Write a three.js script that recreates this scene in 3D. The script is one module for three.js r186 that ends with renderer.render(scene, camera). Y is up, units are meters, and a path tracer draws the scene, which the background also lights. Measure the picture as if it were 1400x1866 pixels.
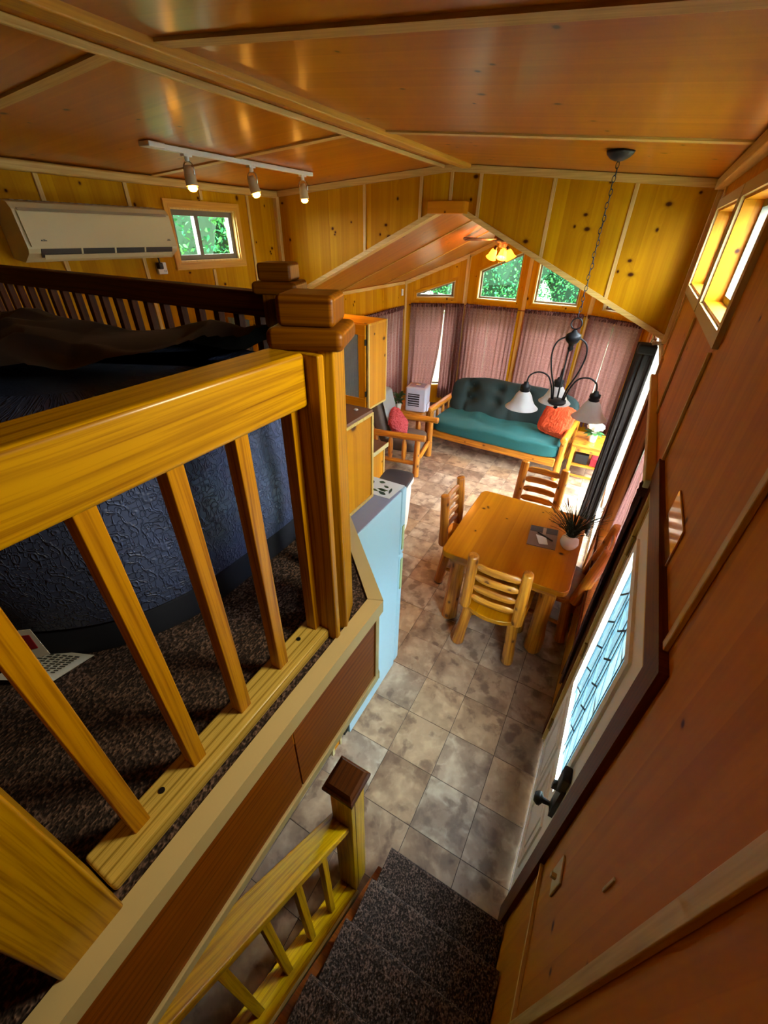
import * as THREE from 'three';
import { mergeGeometries, mergeVertices } from 'three/addons/utils/BufferGeometryUtils.js';
import { RoundedBoxGeometry } from 'three/addons/geometries/RoundedBoxGeometry.js';

// ---------- camera, sky, exposure ----------
const scene = new THREE.Scene();
const renderer = new THREE.WebGLRenderer();
renderer.toneMapping = THREE.LinearToneMapping;
renderer.toneMappingExposure = 1.85;
renderer.shadowMap.enabled = true;
const camera = new THREE.PerspectiveCamera(102.12, 1400 / 1866, 0.03, 200);
camera.matrix.makeBasis(new THREE.Vector3(0.87340, 0.01777, -0.48668), new THREE.Vector3(-0.28504, 0.82894, -0.48127), new THREE.Vector3(0.39488, 0.55906, 0.72906));
camera.matrix.setPosition(0, 2.78, 0);
camera.matrix.decompose(camera.position, camera.quaternion, camera.scale);
scene.background = new THREE.Color(0.80, 0.93, 1.0);
scene.backgroundIntensity = 26.0;

// ---------- room measures: x to the right, y up, d ahead of the viewer (z = -d) ----------
const xL = -3.58, xR = 0.275, xc = (xL + xR) / 2, WT = 0.12, DG = 4.12, DB = -2.2, LOFT = 1.85;
const ceilY = (x) => 3.262 - Math.abs(x - xc) / 1.9275 * 0.147;
const livY = (x) => 2.99 - Math.abs(x - xc) * 0.455;

// ---------- seeded numbers and noise ----------
let seed = 12345;
const rnd = () => { seed = (seed + 0x6D2B79F5) | 0; let t = Math.imul(seed ^ (seed >>> 15), 1 | seed); t = (t + Math.imul(t ^ (t >>> 7), 61 | t)) ^ t; return ((t ^ (t >>> 14)) >>> 0) / 4294967296; };
const rr = (a, b) => a + (b - a) * rnd();
const hash = (x, y, s) => { let h = (x * 374761393 + y * 668265263 + s * 2147483647) | 0; h = Math.imul(h ^ (h >>> 13), 1274126177); return ((h ^ (h >>> 16)) >>> 0) / 4294967296; };
const sm = (t) => t * t * (3 - 2 * t), lerp = (a, b, t) => a + (b - a) * t, clamp = (v, a = 0, b = 1) => Math.min(b, Math.max(a, v));
function vn(x, y, px, py, s) {   // periodic value noise
  const xi = Math.floor(x), yi = Math.floor(y), fx = sm(x - xi), fy = sm(y - yi), m = (a, n) => ((a % n) + n) % n;
  const a = hash(m(xi, px), m(yi, py), s), b = hash(m(xi + 1, px), m(yi, py), s), c = hash(m(xi, px), m(yi + 1, py), s), d = hash(m(xi + 1, px), m(yi + 1, py), s);
  return lerp(lerp(a, b, fx), lerp(c, d, fx), fy);
}
function fbm(u, v, nx, ny, oct, s) { let a = 0, w = 0.5, t = 0; for (let k = 0; k < oct; k++) { a += w * vn(u * nx, v * ny, nx, ny, s + k); t += w; w *= 0.5; nx *= 2; ny *= 2; } return a / t; }
const n3 = (x, y, z, s = 0) => { const q = (a, b, c) => vn(a, b, 4096, 4096, s + Math.floor(c)), f = z - Math.floor(z); return lerp(q(x, y, z), q(x, y, z + 1), sm(f)) - 0.5; };

// ---------- textures ----------
function tex(w, h, ru, rv, fn, srgb = true) {
  const data = new Uint8Array(w * h * 4);
  for (let j = 0; j < h; j++) for (let i = 0; i < w; i++) {
    const c = fn(i / w, j / h), k = (j * w + i) * 4;
    if (typeof c === 'number') data[k] = data[k + 1] = data[k + 2] = clamp(c) * 255;
    else { data[k] = clamp(c[0]) * 255; data[k + 1] = clamp(c[1]) * 255; data[k + 2] = clamp(c[2]) * 255; }
    data[k + 3] = 255;
  }
  const t = new THREE.DataTexture(data, w, h);
  t.wrapS = t.wrapT = THREE.RepeatWrapping; t.magFilter = THREE.LinearFilter; t.minFilter = THREE.LinearMipmapLinearFilter; t.generateMipmaps = true;
  if (srgb) t.colorSpace = THREE.SRGBColorSpace;
  t.repeat.set(1 / ru, 1 / rv); t.needsUpdate = true;
  return t;
}
const mix3 = (a, b, t) => [lerp(a[0], b[0], t), lerp(a[1], b[1], t), lerp(a[2], b[2], t)];
const rgb = (h) => [(h >> 16 & 255) / 255, (h >> 8 & 255) / 255, (h & 255) / 255];

function pineTexture(s, light, dark, knotN, contrast) {   // staves side by side, grain along v, dark knots
  const edges = [0]; let sd = s; const r = () => hash(sd++, 7, 3);
  while (edges[edges.length - 1] < 0.93) edges.push(edges[edges.length - 1] + 0.055 + 0.06 * r());
  edges.push(1);
  const tone = edges.map(() => r()), shift = edges.map(() => r());
  const knots = []; for (let k = 0; k < knotN; k++) knots.push([r(), r(), 0.004 + 0.0085 * r() * r(), 0.6 + 0.7 * r()]);
  const kc = rgb(0x3a1605);
  return tex(768, 1024, 1.2, 2.4, (u, v) => {
    let k = 0; while (u > edges[k + 1]) k++;
    let warp = 0, dk = 0;
    for (const [ku, kv, kr, el] of knots) {
      let du = u - ku, dv = v - kv; du -= Math.round(du); dv -= Math.round(dv);
      const x = du * 1.2, y = dv * 2.4 / el, R = Math.hypot(x, y), q = kr * 1.6;
      if (R < 0.12) { warp += 0.03 * Math.exp(-R * R / (q * q * 9)) * Math.sign(x); const e = R / q; dk = Math.max(dk, e < 1 ? 0.95 - 0.25 * e * e : 0.55 * Math.exp(-(e - 1) * 2.2)); }
    }
    const g = fbm(u + warp + shift[k] * 0.5, v + shift[k], 90, 3, 3, s + k), g2 = fbm(u + warp + 0.02 * vn(u * 4, v * 3, 4, 3, s + 9), v, 26, 2, 2, s + 40 + k);
    let t = contrast * (0.55 * g + 0.7 * g2 - 0.62) + 0.42 + (tone[k] - 0.5) * 0.34;
    const e = Math.min(u - edges[k], edges[k + 1] - u); if (e < 0.001) t += 0.08;
    return mix3(mix3(light, dark, clamp(t)), kc, dk);
  });
}
const T = {};
T.pine = pineTexture(11, rgb(0xdaa006), rgb(0xae6e02), 27, 0.8);
T.pineRed = pineTexture(57, rgb(0xda9a1a), rgb(0xb06e0c), 16, 0.7);
T.plain = tex(256, 512, 0.2, 0.8, (u, v) => mix3(rgb(0xd9b766), rgb(0xb98f43), clamp(1.2 * fbm(u, v, 30, 4, 3, 141) - 0.2)));
T.oak = tex(512, 1024, 0.30, 1.1, (u, v) => {
  const w = 0.05 * vn(u * 3, v * 2, 3, 2, 5) + 0.02 * vn(u * 6, v * 5, 6, 5, 6);
  const ring = Math.abs(((u + w) * 13) % 1 - 0.5) * 2, pore = fbm(u + w, v, 150, 9, 2, 3);
  const t = 0.55 * Math.pow(ring, 3) * (0.5 + vn(u * 20, v * 3, 20, 3, 8)) + 0.75 * Math.max(0, pore - 0.45) * 2;
  return mix3(rgb(0xcfa80a), rgb(0x8c6204), clamp(t * 0.85));
});
T.paleOak = tex(512, 512, 0.16, 0.9, (u, v) => {
  const w = 0.04 * vn(u * 3, v * 2, 3, 2, 15), ring = Math.abs(((u + w) * 9) % 1 - 0.5) * 2, p = fbm(u + w, v, 120, 9, 2, 13);
  return mix3(rgb(0xd2b458), rgb(0x7d6218), clamp(0.9 * Math.pow(ring, 6) + 0.5 * Math.max(0, p - 0.5) * 2));
});
T.log = tex(512, 512, 0.5, 1.0, (u, v) => {
  const g = fbm(u, v, 40, 4, 3, 21), b = fbm(u, v, 5, 3, 2, 27); let dk = 0;
  for (let k = 0; k < 9; k++) { let du = u - hash(k, 1, 9), dv = v - hash(k, 2, 9); du -= Math.round(du); dv -= Math.round(dv); const R = Math.hypot(du * 0.5, dv * 1.0 * 0.8) / (0.006 + 0.008 * hash(k, 3, 9)); dk = Math.max(dk, R < 1 ? 0.8 : 0.5 * Math.exp(-(R - 1) * 1.4)); }
  return mix3(mix3(rgb(0xd6a036), rgb(0x955c14), clamp(1.5 * g + 0.9 * b - 0.85)), rgb(0x4a2208), dk);
});
T.carpet = tex(256, 256, 0.22, 0.22, (u, v) => { const a = fbm(u, v, 56, 40, 2, 31), b = fbm(u, v, 6, 6, 2, 36); return mix3(rgb(0x241812), rgb(0x806558), clamp(1.9 * a - 0.62 + 0.3 * (b - 0.5))); });
T.carpetBump = tex(256, 256, 0.22, 0.22, (u, v) => fbm(u, v, 56, 40, 2, 31), false);
T.stone = tex(1024, 1024, 1.3, 1.3, (u, v) => {
  const wu = u + 0.05 * fbm(u, v, 7, 7, 4, 61), wv = v + 0.05 * fbm(u, v, 7, 7, 4, 67);
  const a = fbm(wu, wv, 6, 6, 5, 71), b = fbm(wu, wv, 44, 44, 3, 79), c = fbm(wu, wv, 18, 18, 5, 83), vein = 1 - Math.min(1, Math.abs(fbm(wu, wv, 9, 9, 4, 89) - 0.5) * 14);
  let col = mix3(rgb(0xb89e84), rgb(0x8f7560), clamp((a - 0.38) * 3.0));
  col = mix3(col, rgb(0xd8c0a2), clamp((c - 0.54) * 5) * 0.6 * clamp(0.4 + b));
  col = mix3(col, rgb(0xd6c6ae), 0.45 * vein * clamp(b * 1.6 - 0.3));
  return mix3(col, rgb(0x6a5142), clamp((0.43 - c) * 6) * 0.65);
});
T.crinkle = tex(512, 512, 0.15, 0.15, (u, v) => { let a = 0; for (let k = 0; k < 3; k++) { const n = vn(u * (9 + 5 * k), v * (6 + 4 * k), 9 + 5 * k, 6 + 4 * k, 91 + k) - 0.5; a = Math.max(a, 1 - Math.min(1, Math.abs(n) * (16 - 2 * k))); } return a; }, false);
T.weave = tex(256, 256, 0.12, 0.3, (u, v) => { const a = fbm(u, v, 60, 20, 2, 101), b = fbm(u, v, 8, 60, 2, 105); return mix3(rgb(0x93716a), rgb(0x6c4644), clamp(a + b - 0.55)); });
T.fabric = tex(256, 256, 0.4, 0.4, (u, v) => 0.5 * fbm(u, v, 70, 70, 2, 111) + 0.5 * fbm(u, v, 8, 8, 3, 115), false);
T.fur = tex(256, 256, 0.12, 0.12, (u, v) => fbm(u, v, 18, 14, 3, 121), false);

// ---------- materials ----------
const std = (o) => new THREE.MeshStandardMaterial(o), phy = (o) => new THREE.MeshPhysicalMaterial(o);
const M = {
  pine: phy({ map: T.pine, color: 0xeef2f0, roughness: 0.55, specularIntensity: 0.15 }),
  pineDark: phy({ map: T.pineRed, color: 0xffeebe, roughness: 0.55, specularIntensity: 0.25 }),
  ceiling: phy({ map: T.pineRed, color: 0xe8cc84, roughness: 0.36, specularIntensity: 0.6, clearcoat: 0.3, clearcoatRoughness: 0.18 }),
  cabinet: phy({ map: T.pine, color: 0xffecac, roughness: 0.45, specularIntensity: 0.4 }),
  batten: std({ map: T.plain, color: 0xffffff, roughness: 0.5 }),
  beam: std({ map: T.plain, color: 0xffe07a, roughness: 0.45 }),
  paleTrim: std({ color: 0xc6ae76, roughness: 0.55 }),
  cream: std({ color: 0xc6b27c, roughness: 0.55 }),
  oak: phy({ map: T.oak, color: 0xead880, roughness: 0.36, specularIntensity: 0.5, clearcoat: 0.25, clearcoatRoughness: 0.15 }),
  oakShade: phy({ map: T.oak, color: 0x9a7440, roughness: 0.4, specularIntensity: 0.5 }),  // same oak, darkened to paint in the shade on caps and far newel
  oakBar: phy({ map: T.oak, color: 0xecce78, roughness: 0.38, specularIntensity: 0.5 }),
  oakDark: phy({ map: T.oak, color: 0x6a4024, roughness: 0.5, specularIntensity: 0.3 }),  // far railing shade is put into this oak; the stair cap is real stain
  oakMid: phy({ map: T.oak, color: 0xe4cc80, roughness: 0.42, specularIntensity: 0.45 }),
  doorTrim: phy({ map: T.oak, color: 0x87512c, roughness: 0.5, specularIntensity: 0.35 }),
  sill: phy({ map: T.paleOak, roughness: 0.36, specularIntensity: 0.5, clearcoat: 0.25, clearcoatRoughness: 0.15 }),
  log: phy({ map: T.log, color: 0xffdfae, roughness: 0.4, clearcoat: 0.35, clearcoatRoughness: 0.25 }),
  logEnd: std({ map: T.log, color: 0xffe6bd, roughness: 0.55 }),
  tableTop: phy({ map: T.pine, color: 0xe4d088, roughness: 0.35, specularIntensity: 0.5, clearcoat: 0.35, clearcoatRoughness: 0.12 }),
  carpet: std({ map: T.carpet, bumpMap: T.carpetBump, bumpScale: 0.006, roughness: 1 }),
  stairSill: phy({ map: T.oak, color: 0xfff0a0, roughness: 0.4, specularIntensity: 0.4 }),
  fascia: phy({ map: T.oak, color: 0xb47a44, roughness: 0.5, specularIntensity: 0.35 }),
  stairCarpet: std({ map: T.carpet, color: 0xffffff, bumpMap: T.carpetBump, bumpScale: 0.005, roughness: 1 }),
  grout: std({ color: 0x4a3a30, roughness: 0.9 }),
  brownLaminate: std({ color: 0x6e4630, roughness: 0.45 }),
  white: std({ color: 0xe2ddd0, roughness: 0.5 }),
  vinyl: std({ color: 0x6e6656, roughness: 0.45 }),
  acWhite: std({ color: 0xd2c89a, roughness: 0.42 }),  // white casing; warm room light is put into the cream tone
  acDark: std({ color: 0x3a352c, roughness: 0.6 }),
  black: std({ color: 0x0c0b0b, roughness: 0.45 }),
  iron: std({ color: 0x17191d, roughness: 0.5, metalness: 0.3 }),
  brass: std({ color: 0x9c7a3a, roughness: 0.3, metalness: 0.9 }),
  chrome: std({ color: 0xc8ccd0, roughness: 0.2, metalness: 1 }),
  fridge: std({ color: 0xa2c2cc, roughness: 0.35 }),  // white fridge; bluish daylight from the door is put into this colour
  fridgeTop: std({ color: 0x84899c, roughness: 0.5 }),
  glass: phy({ color: 0xffffff, transmission: 1, thickness: 0, roughness: 0.0, ior: 1.45 }),
  doorGlass: phy({ color: 0xeaf9fd, transmission: 1, thickness: 0, roughness: 0.15, ior: 1.3, side: THREE.DoubleSide }),
  reeded: phy({ color: 0xc6ced0, transmission: 0.55, thickness: 0, roughness: 0.35, ior: 1.45 }),
  curtainHead: std({ map: T.weave, color: 0x9a7a76, roughness: 1, side: THREE.DoubleSide }),
  curtain: phy({ map: T.weave, color: 0xf0dcd8, transmission: 0.45, thickness: 0, roughness: 1, side: THREE.DoubleSide }),
  darkCurtain: std({ color: 0x1e130c, roughness: 0.95, side: THREE.DoubleSide }),
  bed: std({ color: 0x4c5e8e, roughness: 0.45, bumpMap: T.crinkle, bumpScale: 0.003 }),
  bedBase: std({ color: 0x151d2e, roughness: 0.9 }),
  blanket: phy({ color: 0x17110f, roughness: 0.85, sheen: 0.9, sheenRoughness: 0.5, sheenColor: new THREE.Color(0x4a3c36) }),
  paper: std({ color: 0xd7dcd6, roughness: 0.8 }),
  red: std({ color: 0x8c1420, roughness: 0.8 }),
  print: std({ color: 0x4a504e, roughness: 0.8 }),
};

// ---------- building helpers ----------
const Q = (x, y, d) => new THREE.Vector3(x, y, -d);
const used = new Set();
function numbered(name) { let n = name, k = 0; while (used.has(n)) n = name + '_' + String(++k).padStart(3, '0'); used.add(n); return n; }
function shadows(m) { m.castShadow = true; m.receiveShadow = true; return m; }
function flat(g) { const h = g.index ? g.toNonIndexed() : g; for (const k of Object.keys(h.attributes)) if (!['position', 'normal', 'uv'].includes(k)) h.deleteAttribute(k); if (!h.attributes.normal) h.computeVertexNormals(); if (!h.attributes.uv) h.setAttribute('uv', new THREE.BufferAttribute(new Float32Array(h.attributes.position.count * 2), 2)); return h; }
function join(gs) { return Array.isArray(gs) ? (gs.length === 1 ? gs[0] : mergeGeometries(gs.map(flat))) : gs; }
function part(name, gs, mat, parent) { const m = shadows(new THREE.Mesh(join(gs), mat)); m.name = name; parent.add(m); return m; }
function tag(o, label, category, group, kind) { o.userData = { label, category }; if (group) o.userData.group = group; if (kind) o.userData.kind = kind; return o; }
function thing(name, label, category, at = [0, 0, 0], turn = 0, group) { const g = new THREE.Group(); g.name = numbered(name); g.position.set(at[0], at[1], -at[2]); g.rotation.y = turn; scene.add(g); return tag(g, label, category, group); }
function solo(name, label, category, gs, mat, group) { const m = part(numbered(name), gs, mat, scene); return tag(m, label, category, group); }
function setting(name, label, category, at = [0, 0, 0], turn = 0) { const g = thing(name, label, category, at, turn); g.userData.kind = 'structure'; return g; }
function copyOf(o, label) { const c = o.clone(); c.name = numbered(o.name.replace(/_\d{3}$/, '')); c.userData = { ...o.userData, label }; scene.add(c); return c; }

// uv in metres from position: v runs along axis a (0 x, 1 y, 2 z)
function wuv(g, a = 1, ou = 0, ov = 0) {
  g = flat(g); const p = g.attributes.position, uv = new Float32Array(p.count * 2), A = new THREE.Vector3(), B = new THREE.Vector3(), C = new THREE.Vector3();
  for (let i = 0; i < p.count; i += 3) {
    A.fromBufferAttribute(p, i); B.fromBufferAttribute(p, i + 1).sub(A); C.fromBufferAttribute(p, i + 2).sub(A); B.cross(C);
    const n = [Math.abs(B.x), Math.abs(B.y), Math.abs(B.z)], k = n[0] >= n[1] && n[0] >= n[2] ? 0 : n[1] >= n[2] ? 1 : 2;
    const va = k === a ? (a + 1) % 3 : a, ua = 3 - k - va;
    for (let j = 0; j < 3; j++) { const q = [p.getX(i + j), p.getY(i + j), p.getZ(i + j)]; uv[(i + j) * 2] = q[ua] + ou; uv[(i + j) * 2 + 1] = q[va] + ov; }
  }
  g.setAttribute('uv', new THREE.BufferAttribute(uv, 2)); return g;
}
const wood = (g, a = 1) => wuv(g, a, rr(0, 5), rr(0, 5));
function box(x0, x1, y0, y1, d0, d1, a = 1, r = 0) {
  const w = Math.abs(x1 - x0), h = Math.abs(y1 - y0), l = Math.abs(d1 - d0), rad = Math.min(r, w / 2.1, h / 2.1, l / 2.1);
  const g = rad > 0 ? new RoundedBoxGeometry(w, h, l, 2, rad) : new THREE.BoxGeometry(w, h, l);
  g.translate((x0 + x1) / 2, (y0 + y1) / 2, -(d0 + d1) / 2); return wood(g, a);
}
// a flat polygon of 3-D points given a thickness vector
function slab(pts, t, a = 1) {
  const n = new THREE.Vector3(); for (let i = 0; i < pts.length; i++) { const p = pts[i], q = pts[(i + 1) % pts.length]; n.x += (p.y - q.y) * (p.z + q.z); n.y += (p.z - q.z) * (p.x + q.x); n.z += (p.x - q.x) * (p.y + q.y); }
  if (n.dot(t) > 0) { pts = [...pts].reverse(); n.negate(); } n.normalize();
  const u = new THREE.Vector3().subVectors(pts[1], pts[0]).normalize(), v = new THREE.Vector3().crossVectors(n, u);
  const f2 = pts.map((p) => new THREE.Vector2(p.dot(u), p.dot(v))), tri = THREE.ShapeUtils.triangulateShape(f2, []), pos = [];
  const put = (...ps) => ps.forEach((p) => pos.push(p.x, p.y, p.z)), back = pts.map((p) => p.clone().add(t));
  for (const [i, j, k] of tri) { put(pts[i], pts[j], pts[k]); put(back[i], back[k], back[j]); }
  for (let i = 0; i < pts.length; i++) { const j = (i + 1) % pts.length; put(pts[i], back[i], back[j]); put(pts[i], back[j], pts[j]); }
  const g = new THREE.BufferGeometry(); g.setAttribute('position', new THREE.Float32BufferAttribute(pos, 3)); g.computeVertexNormals(); return wood(g, a);
}
// rectangle minus rectangles, as boxes, on a wall x = const
function wallBoxes(xa, xb, d0, d1, y0, y1, holes) {
  const ds = [d0, d1], ys = [y0, y1]; for (const h of holes) { for (const v of [h[0], h[1]]) if (v > d0 && v < d1) ds.push(v); for (const v of [h[2], h[3]]) if (v > y0 && v < y1) ys.push(v); }
  ds.sort((a, b) => a - b); ys.sort((a, b) => a - b); const out = [], ou = rr(0, 3), ov = rr(0, 3);
  for (let i = 0; i + 1 < ds.length; i++) for (let j = 0; j + 1 < ys.length; j++) {
    if (ds[i + 1] - ds[i] < 1e-6 || ys[j + 1] - ys[j] < 1e-6) continue;
    const md = (ds[i] + ds[i + 1]) / 2, my = (ys[j] + ys[j + 1]) / 2;
    if (holes.some((h) => md > h[0] && md < h[1] && my > h[2] && my < h[3])) continue;
    const g = new THREE.BoxGeometry(Math.abs(xb - xa), ys[j + 1] - ys[j], ds[i + 1] - ds[i]); g.translate((xa + xb) / 2, my, -md); out.push(wuv(g, 1, ou, ov));
  }
  return out;
}
// a bar between two points with a rectangular section w (sideways) by h
function bar(p, q, w, h, r = 0.003, up = new THREE.Vector3(0, 1, 0)) {
  const L = p.distanceTo(q), g0 = r > 0 ? new RoundedBoxGeometry(w, h, L, 1, Math.min(r, w / 2.2, h / 2.2)) : new THREE.BoxGeometry(w, h, L), g = wood(g0, 2);
  const z = new THREE.Vector3().subVectors(q, p).normalize(), x = new THREE.Vector3().crossVectors(up, z); if (x.lengthSq() < 1e-6) x.set(1, 0, 0); x.normalize(); const y = new THREE.Vector3().crossVectors(z, x);
  const m = new THREE.Matrix4().makeBasis(x, y, z).setPosition(p.clone().add(q).multiplyScalar(0.5)); g.applyMatrix4(m); return g;
}
// a peeled log: lumpy, tapering, with softly cut ends
function log(p, q, r0, r1, lump = 0.05, seg = 14, tip = 0) {
  const L = p.distanceTo(q), n = 12, pos = [], uv = [], idx = [], s = rr(0, 90), off = rr(0, 3), rings = [];
  rings.push([0, 0.001], [0, 0.72], [0.006, 0.95]); for (let i = 0; i <= n; i++) { const f = i / n; let k = 1; if (tip) k = lerp(tip, 1, sm(clamp(Math.min(f, 1 - f) / 0.22))); rings.push([0.014 + f * (L - 0.028), k]); }
  rings.push([L - 0.006, 0.95 * (tip || 1)], [L, 0.72 * (tip || 1)], [L, 0.001]); if (tip) { rings[1][1] *= tip; rings[2][1] *= tip; }
  rings.forEach(([y, k]) => { for (let j = 0; j <= seg; j++) { const a = (j % seg) / seg * Math.PI * 2, rad = lerp(r0, r1, y / L) * k * (1 + lump * 2 * (n3(Math.cos(a) * 1.3 + s, Math.sin(a) * 1.3 + 5, y * 7 + s, 1))); pos.push(Math.cos(a) * rad, y, Math.sin(a) * rad); uv.push(j / seg * 2 * Math.PI * r0 + off, y + off); } });
  for (let i = 0; i + 1 < rings.length; i++) for (let j = 0; j < seg; j++) { const a = i * (seg + 1) + j, b = a + seg + 1; idx.push(a, b, a + 1, b, b + 1, a + 1); }
  const g = new THREE.BufferGeometry(); g.setAttribute('position', new THREE.Float32BufferAttribute(pos, 3)); g.setAttribute('uv', new THREE.Float32BufferAttribute(uv, 2)); g.setIndex(idx); g.computeVertexNormals();
  g.applyQuaternion(new THREE.Quaternion().setFromUnitVectors(new THREE.Vector3(0, 1, 0), new THREE.Vector3().subVectors(q, p).normalize())); g.translate(p.x, p.y, p.z); return g;
}
const V = (x, y, z) => new THREE.Vector3(x, y, z);
function tube(pts, r, seg = 24, rad = 8) { return new THREE.TubeGeometry(new THREE.CatmullRomCurve3(pts), seg, r, rad, false); }
function lathe(prof, seg = 28) { return new THREE.LatheGeometry(prof.map(([r, y]) => new THREE.Vector2(Math.max(r, 0.0001), y)), seg); }
function cyl(p, q, r0, r1 = r0, seg = 16) { const L = p.distanceTo(q), g = new THREE.CylinderGeometry(r1, r0, L, seg); g.translate(0, L / 2, 0); g.applyQuaternion(new THREE.Quaternion().setFromUnitVectors(V(0, 1, 0), q.clone().sub(p).normalize())); g.translate(p.x, p.y, p.z); return g; }
// a plump shape: box rounded by a superellipsoid, bent by a function
function plump(w, h, l, e = 0.45, seg = 40, fn = null) {
  const g = mergeVertices((() => { const b = new THREE.BoxGeometry(2, 2, 2, seg, Math.max(8, seg >> 1), seg); b.deleteAttribute('normal'); b.deleteAttribute('uv'); return b; })());
  const p = g.attributes.position, k = 2 / e; const uv = new Float32Array(p.count * 2);
  for (let i = 0; i < p.count; i++) {
    const x = p.getX(i), y = p.getY(i), z = p.getZ(i), m = Math.max(Math.abs(x), Math.abs(y), Math.abs(z)), R = Math.pow(Math.abs(x) ** k + Math.abs(y) ** k + Math.abs(z) ** k, 1 / k), s = m / R;
    const v = V(x * s * w / 2, y * s * h / 2, z * s * l / 2); if (fn) fn(v, x, y, z); p.setXYZ(i, v.x, v.y, v.z); uv[i * 2] = v.x + v.y * 0.5; uv[i * 2 + 1] = v.z + v.y * 0.5;
  }
  g.setAttribute('uv', new THREE.BufferAttribute(uv, 2)); g.computeVertexNormals(); return g;
}
function insetPoly(pts, t) {   // convex polygon, counter-clockwise, edges moved inward by t
  const n = pts.length, L = pts.map((p, i) => { const q = pts[(i + 1) % n], dx = q[0] - p[0], dy = q[1] - p[1], l = Math.hypot(dx, dy); return [p[0] - dy / l * t, p[1] + dx / l * t, dx / l, dy / l]; });
  return L.map((b, i) => { const a = L[(i + n - 1) % n], det = a[2] * b[3] - a[3] * b[2], s = ((b[0] - a[0]) * b[3] - (b[1] - a[1]) * b[2]) / det; return [a[0] + a[2] * s, a[1] + a[3] * s]; });
}
function shapeOf(pts, holes = []) { const s = new THREE.Shape(pts.map(([x, y]) => new THREE.Vector2(x, y))); s.holes = holes.map((h) => new THREE.Path(h.map(([x, y]) => new THREE.Vector2(x, y)))); return s; }
function extr(pts, holes, z0, z1, a = 1) { const g = new THREE.ExtrudeGeometry(shapeOf(pts, holes), { depth: z1 - z0, bevelEnabled: false }); g.translate(0, 0, z0); return wood(g, a); }
const rect = (u0, u1, v0, v1) => [[u0, v0], [u1, v0], [u1, v1], [u0, v1]];
// casing of four or more boards round an opening, each board a part (mitred)
function casing(poly, w, z0, z1, mat, parent, name = 'casing_board') { const out = insetPoly(poly, -w), n = poly.length; for (let i = 0; i < n; i++) { const j = (i + 1) % n, horiz = Math.abs(poly[j][0] - poly[i][0]) > Math.abs(poly[j][1] - poly[i][1]); part(name, extr([out[i], out[j], poly[j], poly[i]], [], z0, z1, horiz ? 0 : 1), mat, parent); } }
// a window in local axes: u along x, y up, interior face of the wall at z = 0, wall body behind it
function windowIn(g, poly, o = {}) {
  const { trim = 0.06, trimMat = M.paleTrim, liner = M.cabinet, sash = M.vinyl, glassZ = -0.085, sashW = 0.028, mullions = [] } = o;
  if (trim) casing(poly, trim, 0, 0.018, trimMat, g);
  part('jamb_liner', extr(poly, [insetPoly(poly, 0.012)], -WT, 0.004), liner, g);
  const a = insetPoly(poly, 0.012);
  part('sash', extr(a, [insetPoly(a, sashW)], glassZ - 0.018, glassZ + 0.018), sash, g);
  for (const u of mullions) { const vs = insetPoly(a, sashW * 0.5), y0 = Math.min(...vs.map((p) => p[1])), y1 = Math.max(...vs.map((p) => p[1])); part('mullion', extr(rect(u - 0.02, u + 0.02, y0, y1), [], glassZ - 0.02, glassZ + 0.022), sash, g); }
  { const pg = new THREE.ShapeGeometry(shapeOf(insetPoly(a, sashW - 0.004))); pg.translate(0, 0, glassZ); part('pane', pg, M.glass, g).userData.label = 'clear window pane'; }
}
// hanging cloth between two floor points, with folds
function cloth(x0, d0, x1, d1, yTop, yBot, folds, amp, s, o = {}) {
  const nu = Math.max(40, folds * 8), nv = 26, pos = [], uv = [], idx = [], L = Math.hypot(x1 - x0, d1 - d0), tx = (x1 - x0) / L, td = (d1 - d0) / L, { gather = null, ruffle = 0 } = o;
  for (let j = 0; j <= nv; j++) for (let i = 0; i <= nu; i++) {
    const f = i / nu, h = j / nv, y = lerp(yTop, yBot, h); let w = f; if (gather) w = gather(f, h);
    const ph = f * folds * 2 * Math.PI, A = amp * (0.55 + 0.45 * h) * (0.6 + 0.8 * hash(Math.floor(f * folds), 3, s)), off = A * (Math.sin(ph + 0.8 * Math.sin(f * 9 + s)) + 0.35 * Math.sin(ph * 2.3 + s)) + 0.01 * Math.sin(h * 4 + f * 6 + s) + (j < 3 && ruffle ? ruffle * Math.sin(ph * 3.1) : 0);
    pos.push(x0 + tx * L * w - td * off, y + (j === 0 && ruffle ? 0.008 * Math.sin(ph * 3.1 + 1) : 0) + (j === nv ? 0.006 * Math.sin(ph) : 0), -(d0 + td * L * w + tx * off)); uv.push(f * L * 1.6, y);
  }
  for (let j = 0; j < nv; j++) for (let i = 0; i < nu; i++) { const a = j * (nu + 1) + i, b = a + nu + 1; idx.push(a, b, a + 1, b, b + 1, a + 1); }
  const g = new THREE.BufferGeometry(); g.setAttribute('position', new THREE.Float32BufferAttribute(pos, 3)); g.setAttribute('uv', new THREE.Float32BufferAttribute(uv, 2)); g.setIndex(idx); g.computeVertexNormals(); return g;
}

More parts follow.
